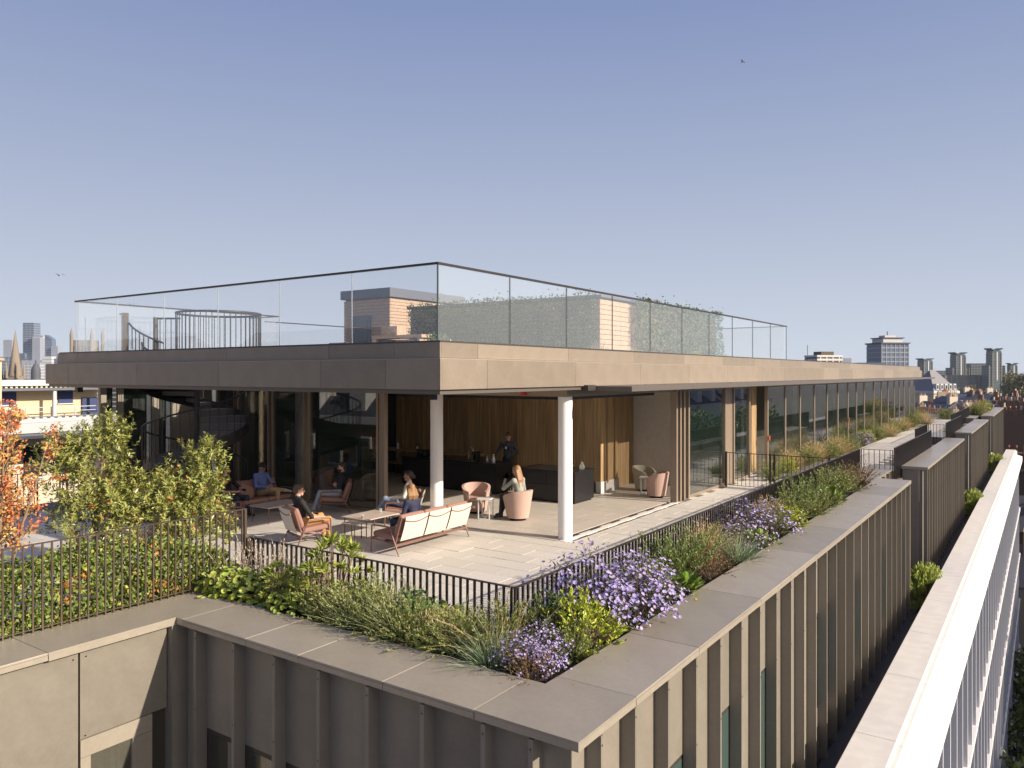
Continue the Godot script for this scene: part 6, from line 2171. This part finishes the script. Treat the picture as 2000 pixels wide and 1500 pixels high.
func city() -> void:
	var cy := deg_to_rad(-55.32)
	var g := setting("ground", Vector3(0, G, 0))
	var pm := PlaneMesh.new()
	pm.size = Vector2(16000, 16000)
	put(g, "sheet", pm, M.ground)
	var st := setting("street", Vector3(0, G, 0))
	put(st, "carriageway", box_mesh(Vector3(400, 0.02, 9)), M.asphalt, Vector3(60, 0.014, 8))
	put(st, "pavement", box_mesh(Vector3(400, 0.14, 3.4)), M.coping_stone, Vector3(60, 0.07, 0.4))
	put(st, "pavement", box_mesh(Vector3(400, 0.14, 4.0)), M.coping_stone, Vector3(60, 0.07, 14.6))
	# own building below the terrace
	var body := thing("lower_building", "lower storeys under the rooftop terrace, behind the white facade", "building", P(30, G, 14))
	bx(body, "body", M.bronze_dark, 6.7, 88.0, G, -0.45, 4.2, 23.0)
	bx(body, "body", M.bronze_dark, -4.0, 6.69, G, -0.45, 10.1, 23.0)
	# towers beyond the right end
	var t := far_tower("glass_tower", "tall slab-sided glass apartment tower with stepped pale crown on the skyline", 494.4, 76.3, 16.5, 15.0, 20.8, M.city_blue, cy + 0.12, 15, 7, M.city_grey)
	var h := 20.8 - G
	ob(t, "eaves", M.slate, -9.0, 9.0, h, h + 0.7, -8.2, 8.2)
	ob(t, "crown", M.city_pale, -6.0, 6.0, h + 0.7, h + 3.2, -5.5, 5.5)
	ob(t, "crown_roof", M.slate, -6.8, 6.8, h + 3.2, h + 3.7, -6.2, 6.2)
	ob(t, "lantern", M.city_pale, -3.4, 3.4, h + 3.7, h + 5.0, -3, 3)
	ob(t, "mast", M.slate, -0.2, 0.2, h + 5.0, h + 7.5, -0.2, 0.2)
	# cream banded apartment block, stepping down to the right
	t = thing("banded_apartment_block", "cream apartment block with dark ribbon windows above the roofline", "building", P(400.2, G, 89.5), cy + 0.25)
	var mb := MB.new()
	for q in [[-8.0, 6.0, 34.0], [6.0, 10.5, 29.5]]:
		ob(t, "body", M.brick_brown, q[0], q[1], 0, q[2], -5, 4.6)
		for k in 18:
			var y: float = q[2] - 0.9 - k * 1.75
			if y > 0.0:
				ob(t, "balcony_band", M.city_pale, q[0] - 0.2, q[1] + 0.2, y, y + 0.95, -5.2, 5.0)
		for k in 4:
			var x: float = lerpf(q[0], q[1], (k + 0.5) / 4.0)
			ob(t, "pier", M.city_pale, x - 0.3, x + 0.3, 0, q[2] - 0.1, 4.6, 4.9)
	ob(t, "plant_room", M.bark_dark, -4.5, 2.6, 34.05, 35.8, -3, 3)
	ob(t, "crane_mast", M.slate, -10.2, -10.0, 20.0, 39.0, 0, 0.2)
	far_tower("office_block", "small dark block right of the cream curved apartments", 405.0, 82.0, 5.0, 6.0, 11.2, M.city_grey, cy, 8, 0, M.slate)
	far_tower("office_block", "low dark roofed block left of the tall glass tower", 411.0, 72.0, 11.0, 9.0, 9.0, M.city_blue, cy, 6, 0, M.slate)
	wharf("winged-roof riverside tower on the left, partly behind the mansard hotel", 1238.0, 143.0, 13.5, 25.5, cy + 0.2)
	wharf("winged-roof riverside tower in the middle of the right skyline", 1150.0, 95.0, 12.5, 31.4, cy + 0.1)
	wharf("tallest winged-roof riverside tower at the right of the skyline", 1118.0, 54.0, 11.5, 35.1, cy + 0.1)
	wharf("low winged-roof riverside block at the right edge", 1189.0, 37.0, 8.0, 17.5, cy)
	far_tower("riverside_block", "stepped dark riverside block between the left and middle winged towers", 1250.0, 124.0, 30.0, 12.0, 8.0, M.wharf_glass, cy, 9, 7, M.wharf_stone)
	far_tower("riverside_block", "stepped dark riverside block between the middle and tallest winged towers", 1163.0, 75.0, 20.0, 12.0, 17.0, M.wharf_glass, cy, 10, 6, M.wharf_stone)
	far_tower("riverside_block", "long low riverside block under the winged towers", 1130.0, 70.0, 90.0, 12.0, 2.0, M.wharf_glass, cy, 7, 14, M.wharf_stone)
	# mansard hotel
	t = thing("mansard_building", "brick and stone corner building with dormered mansard roof at the end of the terrace", "building", P(339.0, G, 36.5), cy + 0.35)
	ob(t, "wall", M.brick_yellow, -6, 6, 0, 17.5, -6, 6)
	for r in 4:
		for k in 5:
			var x := -4.6 + k * 2.3
			var w := ob(t, "window", M.pane_dark, x - 0.55, x + 0.55, 2.0 + r * 4.0, 4.6 + r * 4.0, 6.0, 6.06)
			put(w, "sill", box_mesh(Vector3(1.5, 0.25, 0.4)), M.cream, Vector3(0, -1.42, 0.1))
	ob(t, "cornice", M.city_pale, -6.6, 6.6, 17.5, 18.5, -6.6, 6.6)
	prism_roof(t, "mansard_roof", M.slate_light, 12.6, 12.6, 18.5, 26.5, 5.0)
	for k in 5:
		var dd := ob(t, "dormer", M.city_pale, -4.8 + k * 2.2, -3.6 + k * 2.2, 19.0, 21.2, 4.6, 6.2)
		put(dd, "pane", box_mesh(Vector3(0.7, 1.3, 0.05)), M.pane_dark, Vector3(0, -0.1, 0.83))
	# terraced houses and their chimneys
	var hs := [
		[146.8, 16.2, -3.4, 9, 8, "brick_red", "slate", 0.3, 3, "red brick house just past the end of the pavilion roof"],
		[170.9, 16.7, -3.9, 10, 8, "brick_brown", "slate_light", 1.2, 4, "brown brick house behind the first red one"],
		[215.7, 22.2, -3.2, 12, 9, "cream", "slate", 0.8, 4, "cream rendered house left below the mansard building"],
		[195.0, 16.9, -4.0, 10, 9, "brick_red", "slate", 1.7, 5, "red brick house with side gable in the middle distance"],
		[173.7, 12.6, -4.8, 10, 8, "brick_yellow", "slate_light", 0.5, 4, "yellow brick house before the row of chimneys"],
		[232.7, 15.2, -3.6, 12, 9, "brick_brown", "slate", 1.5, 5, "brown house with many pots in the middle distance"],
		[199.1, 11.0, -4.2, 11, 8, "cream", "slate", 0.9, 4, "white-fronted house among the chimneys"],
		[213.5, 7.8, -2.6, 12, 9, "brick_brown", "slate", 1.55, 6, "dark brick house behind the chimney row"],
		[239.1, 5.9, -2.4, 12, 9, "brick_red", "slate", 1.55, 6, "red brick house at the right edge behind the chimney row"],
		[274.3, 25.4, -3.4, 13, 9, "brick_yellow", "slate", 0.4, 4, "far yellow brick house under the riverside blocks"],
		[300.1, 23.3, -3.2, 13, 9, "brick_red", "slate_light", 1.2, 4, "far red brick house under the riverside blocks"],
		[326.3, 20.5, -2.8, 14, 9, "cream", "slate", 0.7, 4, "far cream house under the riverside blocks"],
		[282.4, 13.6, -2.8, 14, 9, "brick_brown", "slate", 1.4, 5, "far brown house under the big tree"],
		[155.0, 9.2, -6.5, 10, 8, "brick_brown", "slate_light", 1.0, 4, "low brown house right of the yellow brick one"],
		[120.0, 9.5, -6.5, 9, 8, "brick_red", "slate", 0.1, 3, "low slate-roofed house just beyond the last parapet block"],
	]
	for e in hs:
		house(e[9], e[0], e[1], e[2], e[3], e[4], M[e[5]], M[e[6]], e[7], e[8])
	# long chimney walls at the right edge
	var cw := [[130.0, 4.6, 5.4, -2.3, "long brown brick party wall crowded with chimney pots at the right edge"], [152.0, 4.4, 6.5, -2.0, "second chimney-topped party wall behind the long brown one"], [176.0, 4.0, 7.5, -1.7, "third chimney-topped party wall farther behind at the right edge"]]
	rng.seed = 300
	for e in cw:
		t = thing("chimney_wall", e[4], "wall", P(e[0], G, e[1]), 0.0, "chimney-topped party walls")
		var top: float = e[3] - G
		ob(t, "wall", M.brick_brown, -1.0, 1.0, 0, top, -e[2] * 0.5, e[2] * 0.5)
		for k in 8:
			var z: float = -e[2] * 0.5 + e[2] * (k + 0.5) / 8.0
			var hh := rr(0.7, 1.3)
			var st2 := ob(t, "chimney_stack", M.brick_red if k % 2 else M.brick_brown, -0.9, 0.9, top, top + hh, z - 0.27, z + 0.27)
			for q in 4:
				var pmb := MB.new()
				pmb.lathe([Vector2(0.12, 0), Vector2(0.1, 0.5), Vector2(0.13, 0.56), Vector2(0.06, 0.58)], 8)
				put(st2, "chimney_pot", pmb.mesh(), M.terracotta if (k + q) % 3 else M.cream, Vector3(-0.66 + q * 0.44, hh * 0.5, 0))
	t = thing("flat_roof_house", "flat grey roofed house with red chimney pots beside the last block", "house", P(107.0, G, 2.6))
	ob(t, "wall", M.brick_brown, -7.0, 9.0, 0, 14.4, -3.0, 1.0)
	ob(t, "roof", M.slate_light, -7.2, 9.2, 14.4, 14.7, -3.2, 1.2)
	var cst := ob(t, "chimney_stack", M.brick_brown, -7.0, -5.6, 14.701, 16.4, -1.2, 0.9)
	for q in 3:
		var pmb := MB.new()
		pmb.lathe([Vector2(0.16, 0), Vector2(0.13, 0.7), Vector2(0.17, 0.76), Vector2(0.08, 0.78)], 8)
		put(cst, "chimney_pot", pmb.mesh(), M.terracotta, Vector3(0, 0.85, -0.7 + q * 0.7))
	house("slate-roofed house low at the right edge below the last block", 92.0, 0.2, -8.5, 9, 7, M.brick_brown, M.slate, 1.57, 3)
	house("brick house low at the right edge beside the street trees", 82.0, -2.6, -11.5, 9, 7, M.brick_yellow, M.slate_light, 1.57, 3)
	far_tree("big rounded tree on the skyline at the right edge", 500.0, 13.0, 6.5, 11.0, Color(0.14, 0.13, 0.045), 401, 3000)
	far_tree("green tree left of the chimney row", 352.0, 17.5, -2.0, 6.0, Color(0.13, 0.15, 0.04), 402)
	far_tree("yellowing tree among the roofs in the middle distance", 264.0, 21.0, -4.6, 4.5, Color(0.2, 0.19, 0.06), 403)
	far_tree("tree under the riverside blocks", 486.0, 35.0, -2.0, 6.5, Color(0.16, 0.15, 0.05), 404)
	far_tree("dark tree among the roofs behind the yellow brick house", 250.0, 9.0, -5.0, 6.0, Color(0.1, 0.11, 0.035), 405)
	for k in 4:
		far_tree("street tree below the white facade, %s from the camera" % ["nearest", "second", "third", "farthest"][k], 34.0 + k * 8.5, -1.4, -13.5 + (k % 2) * 1.2, 4.0, Color(0.13, 0.16, 0.04), 410 + k, 1800)
	# buildings across the street, mirrored in the glazing
	for k in 6:
		t = thing("street_terrace", "white and brick mansion block across the street, number %d along" % (k + 1), "building", P(8.0 + k * 26.0, G, -34.0), 0.0, "mansion blocks across the street")
		t.set_meta("label", "mansion block across the street, %s seen in the glazing" % ["nearest", "second", "third", "fourth", "fifth", "farthest"][k])
		ob(t, "wall", M.city_pale if k % 2 == 0 else M.cream, -12.8, 12.8, 0, 19.6, -7, 7)
		ob(t, "cornice", M.city_pale, -13.0, 13.0, 19.6, 20.3, -7.5, 7.3)
		prism_roof(t, "mansard_roof", M.slate, 25.6, 14.4, 20.3, 25.5, 4.0)
		for r in 4:
			ob(t, "string_course", M.city_pale, -12.9, 12.9, 4.2 + r * 4.2, 4.5 + r * 4.2, -7.2, -7.0)
			for q in 8:
				var x := -11.2 + q * 3.2
				var w := ob(t, "window", M.city_pale, x - 0.8, x + 0.8, 1.4 + r * 4.2, 3.8 + r * 4.2, -7.14, -7.0)
				put(w, "pane", box_mesh(Vector3(1.3, 2.1, 0.04)), M.pane_dark, Vector3(0, 0, -0.09))
		for q in 4:
			ob(t, "dormer", M.city_pale, -10.0 + q * 6.0, -8.2 + q * 6.0, 20.6, 22.6, -6.9, -5.0)
	for k in 5:
		far_tree("plane tree across the street, %s seen in the glazing" % ["nearest", "second", "third", "fourth", "farthest"][k], 30.0 + k * 22.0, -20.0, -0.5, 6.0, Color(0.1, 0.13, 0.035), 430 + k, 1500)
	# mansion blocks behind the viewpoint, mirrored in the front glazing
	for k in 3:
		t = thing("brick_mansion_block", "brick mansion block behind the viewpoint, %s mirrored in the front glass" % ["rightmost", "middle one", "leftmost"][k], "building", P(-22.0, G, 24.0 + k * 24.0), -PI * 0.5, "mansion blocks behind the viewpoint")
		ob(t, "wall", M.brick_brown if k != 1 else M.brick_red, -11.6, 11.6, 0, 21.0, -7, 7)
		ob(t, "cornice", M.city_pale, -11.8, 11.8, 21.0, 21.6, -7.4, 7.2)
		prism_roof(t, "mansard_roof", M.slate, 23.4, 14.4, 21.6, 28.5, 4.0)
		for r in 5:
			for q in 7:
				var x := -9.9 + q * 3.3
				var w := ob(t, "window", M.city_pale, x - 0.8, x + 0.8, 1.2 + r * 4.1, 3.6 + r * 4.1, -7.14, -7.0)
				put(w, "pane", box_mesh(Vector3(1.3, 2.1, 0.04)), M.pane_dark, Vector3(0, 0, -0.09))
		for q in 4:
			ob(t, "dormer", M.city_pale, -9.4 + q * 5.4, -7.6 + q * 5.4, 22.0, 24.2, -6.8, -4.6)
	left_neighbour()
	left_skyline(cy)

func left_neighbour() -> void:
	var t := thing("veranda_building", "yellow brick building with two steel verandas and slatted roofs at far left", "building", P(19.0, G, 46.0))
	var b := 46.0
	bx(t, "wall", M.brick_yellow, 13.0, 24.0, 0.9, 2.95, b + 0.6, b + 3.0)
	bx(t, "wall", M.cream, 13.0, 24.0, -21.4, -0.2, b + 2.5, b + 3.0)
	bx(t, "floor_slab", M.steel_grey, 12.5, 24.0, 0.85, 1.2, b - 0.2, b + 0.59)
	bx(t, "roof_edge", M.city_pale, 12.5, 24.0, 2.95, 3.25, b - 0.8, b + 3.0)
	bx(t, "gutter", M.lead, 12.5, 24.0, 2.68, 2.82, b - 0.7, b - 0.3)
	# slats of the veranda roof
	for k in 46:
		var a := 12.6 + k * 0.25
		bx(t, "slat", M.cream, a, a + 0.12, 2.83, 2.94, b - 0.7, b + 0.59)
	for k in 30:
		var a := 12.6 + k * 0.38
		bx(t, "roof_rib", M.steel_grey, a, a + 0.2, 1.2, 1.26, b - 1.6, b - 0.21)
	bx(t, "lower_roof", M.steel_grey, 12.5, 24.0, 1.0, 1.199, b - 1.7, b - 0.201)
	bx(t, "lower_fascia", M.steel_grey, 12.5, 24.0, 0.45, 0.99, b - 1.8, b - 1.6)
	bx(t, "gutter", M.lead, 12.5, 24.0, 0.3, 0.44, b - 1.7, b - 1.4)
	for a in [15.6, 20.9, 23.4]:
		bx(t, "post", M.city_pale, a - 0.08, a + 0.08, 1.2, 2.68, b - 0.6, b - 0.44)
	for q in [[14.0, 14.9], [18.6, 19.4], [21.6, 22.4]]:
		var w := bx(t, "window", M.navy_panel, q[0], q[1], 1.9, 2.6, b + 0.52, b + 0.59)
		bx(w, "frame", M.city_pale, q[0] - 0.05, q[1] + 0.05, 1.84, 1.9, b + 0.5, b + 0.59)
	bx(t, "door", M.table_white, 15.0, 15.9, 1.2, 2.5, b + 0.52, b + 0.59)
	bx(t, "blue_panel", M.navy_panel, 22.9, 24.0, 1.2, 2.2, b + 0.45, b + 0.58)
	bx(t, "handrail", M.steel_grey, 12.5, 24.0, 1.72, 1.76, b - 0.35, b - 0.3)
	bx(t, "handrail", M.steel_grey, 12.5, 24.0, 1.5, 1.53, b - 0.35, b - 0.3)
	for k in 9:
		bx(t, "rail_post", M.steel_grey, 13.0 + k * 1.3, 13.05 + k * 1.3, 1.2, 1.72, b - 0.35, b - 0.3)
	for k in 6:
		var w := bx(t, "window", M.pane_dark, 13.4 + k * 1.8, 14.4 + k * 1.8, -2.4, -0.6, b + 2.44, b + 2.49)
		bx(w, "sill", M.city_pale, 13.35 + k * 1.8, 14.45 + k * 1.8, -2.5, -2.41, b + 2.36, b + 2.49)
	t = thing("yellow_brick_tower", "edge of a yellow brick block at the left border", "building", P(9.8, G, 33.0))
	bx(t, "wall", M.brick_yellow, 4.0, 13.05, G, 4.1, 32.5, 36.0)
	bx(t, "coping", M.brick_tan, 3.9, 13.1, 4.1, 4.2, 32.4, 36.1)

func left_skyline(cy: float) -> void:
	# stone church spire
	var t := thing("church_spire", "weathered stone gothic church spire on the left skyline", "church", P(159.8, G, 384.2), cy)
	ob(t, "tower", M.stone_gothic, -2.4, 2.4, 0, 24.0, -2.4, 2.4)
	var mb := MB.new()
	mb.lathe([Vector2(2.9, 24.0), Vector2(0.06, 44.7)], 8)
	put(t, "spire", mb.mesh(), M.stone_gothic)
	for s in [[-1, -1], [1, -1], [-1, 1], [1, 1]]:
		mb = MB.new()
		mb.lathe([Vector2(0.6, 23.0), Vector2(0.6, 26.5), Vector2(0.02, 31.0)], 6, Vector3(s[0] * 2.4, 0, s[1] * 2.4))
		put(t, "pinnacle", mb.mesh(), M.stone_gothic)
	for k in 2:
		mb = MB.new()
		mb.lathe([Vector2(0.8, 0.0), Vector2(0.8, 22.5), Vector2(0.02, 27.5)], 6, Vector3(-5.5 + k * 1.7, 0, 1))
		put(t, "turret", mb.mesh(), M.slate)
	prism_roof(t, "nave_roof", M.slate, 22.0, 9.0, 15.0, 20.5, 0.0)
	var c := [
		["stepped glass skyscraper, tallest of the left skyline", 1405.8, 3240.4, 42.0, 200.0, "city_blue", 24],
		["older square tower left of the tallest skyscraper", 1358.3, 3309.1, 32.0, 134.8, "city_grey", 20],
		["pale slab tower right of the tallest skyscraper", 1373.2, 3111.9, 28.0, 138.0, "city_grey", 20],
		["slim dark tower right of the spire", 1340.4, 3159.3, 27.0, 80.5, "city_blue", 10],
		["small glass tower at the right of the city cluster", 1362.8, 2951.2, 23.0, 103.0, "city_grey", 14],
		["low pale block under the city cluster", 1345.0, 3020.0, 90.0, 52.0, "city_grey", 6],
	]
	for e in c:
		far_tower("skyscraper", e[0], e[1], e[2], e[3], e[3], e[4], M[e[5]], cy, e[6], 4, M.city_grey)
	t = far_tower("skyscraper", "lower setback of the tallest skyscraper with pale face", 1410.0, 3180.0, 36.0, 30.0, 150.0, M.city_grey, cy, 18, 4, M.city_pale)
	t = thing("wedge_skyscraper", "wedge-topped dark glass skyscraper right in the city cluster", "building", P(1348.0, G, 2972.5), cy, "far buildings")
	mb = MB.new()
	var q := [Vector3(-18, 0, 0), Vector3(16, 0, 0), Vector3(9, 150, 0), Vector3(-15, 166, 0)]
	var dz := Vector3(0, 0, -26)
	mb.quad(q[0], q[1], q[2], q[3])
	mb.quad(q[1], q[1] + dz, q[2] + dz, q[2])
	mb.quad(q[3], q[2], q[2] + dz, q[3] + dz)
	mb.quad(q[0] + dz, q[0], q[3], q[3] + dz)
	mb.quad(q[1] + dz, q[0] + dz, q[3] + dz, q[2] + dz)
	put(t, "body", mb.mesh(), M.city_blue)
	for k in 16:
		ob(t, "floor_band", M.city_grey, -16.0, 12.0, 6.0 + k * 9.0, 7.4 + k * 9.0, 0.1, 0.4)
	far_tower("office_block", "white office block below the wedge-topped skyscraper", 722.1, 1592.4, 18.0, 14.0, 37.0, M.city_pale, cy, 8, 0, M.city_grey)
	far_tower("office_block", "grey office block behind the church spire", 631.2, 1548.1, 24.0, 14.0, 34.0, M.city_blue, cy, 8, 5, M.city_grey)
	far_tower("office_block", "pale low block right of the church spire", 690.0, 1580.0, 30.0, 14.0, 24.0, M.city_grey, cy, 7, 5, M.city_pale)
	far_tower("office_block", "wide low block filling the foot of the left skyline", 330.0, 720.0, 130.0, 16.0, -2.0, M.brick_brown, cy, 5, 20, M.cream)
	far_tower("office_block", "brown roofed range behind the verandas", 250.0, 560.0, 110.0, 14.0, -6.5, M.slate, cy, 4, 0, M.cream)
	# dark domed turret
	t = thing("domed_turret", "dark domed turret right of the church spire", "building", P(424.5, G, 968.2), cy)
	mb = MB.new()
	mb.lathe([Vector2(5.0, 0), Vector2(5.0, 27.0), Vector2(4.6, 31.0), Vector2(2.4, 35.5), Vector2(1.0, 37.0), Vector2(1.0, 39.5), Vector2(0.05, 42.0)], 12)
	put(t, "drum", mb.mesh(), M.slate)
	ob(t, "range", M.stone_gothic, -40, 60, 0, 19.0, -6, 4)
	# gothic tower with corner turrets, partly behind the roof
	t = thing("gothic_tower", "sandstone gothic tower with pinnacled corner turrets at the end of the roof", "tower", P(403.0, G, 826.0), cy)
	ob(t, "shaft", M.stone_gothic, -7.0, 14.0, 0, 60.0, -14, 0)
	for s in [[-7.0, 0.0], [6.5, -14.0], [14.0, 0.0], [20.0, -10.0]]:
		mb = MB.new()
		mb.lathe([Vector2(1.7, 0), Vector2(1.7, 64.0), Vector2(1.9, 64.5), Vector2(1.4, 67.0), Vector2(0.1, 73.0)], 8, Vector3(s[0], 0, s[1]))
		put(t, "turret", mb.mesh(), M.stone_gothic)
	for k in 6:
		ob(t, "window", M.slate, -5.6 + k * 3.2, -4.4 + k * 3.2, 36.0, 54.0, 0.0, 0.3)
	ob(t, "flagpole", M.slate, 3.3, 3.7, 60.0, 84.0, -7.2, -6.8)
	t = thing("gull", "small gull high at the left", "bird", P(40.0, 14.0, 86.0))
	gull(t)
	t = thing("gull", "small gull above the glass balustrade at the left end", "bird", P(60.0, 13.5, 108.0))
	gull(t)
	t = thing("gull", "tiny gull high over the right roof end", "bird", P(92.0, 41.0, 30.0))
	gull(t)

func gull(t: Node3D) -> void:
	var mb := MB.new()
	mb.tube([Vector3(0, 0, -0.25), Vector3(0, 0.02, -0.1), Vector3(0, 0.02, 0.1), Vector3(0, 0, 0.28)], [0.02, 0.07, 0.06, 0.015], 8)
	put(t, "body", mb.mesh(), M.white_paint)
	for s in [-1.0, 1.0]:
		mb = MB.new()
		var a := Vector3(0, 0.04, -0.08)
		var b := Vector3(s * 0.3, 0.16, -0.1)
		var c := Vector3(s * 0.62, 0.08, 0.06)
		mb.quad(a, b, b + Vector3(0, 0.008, 0.16), a + Vector3(0, 0.008, 0.18))
		mb.quad(b, c, c + Vector3(0, 0.004, 0.03), b + Vector3(0, 0.008, 0.16))
		put(t, "wing", mb.mesh(), M.city_pale)

func _ready() -> void:
	rng.seed = 11
	light_and_camera()
	materials()
	terrace()
	parapets()
	white_building()
	pavilion()
	spiral_stair()
	railings()
	roof_top()
	city()
	furniture()
	people()
	planting()
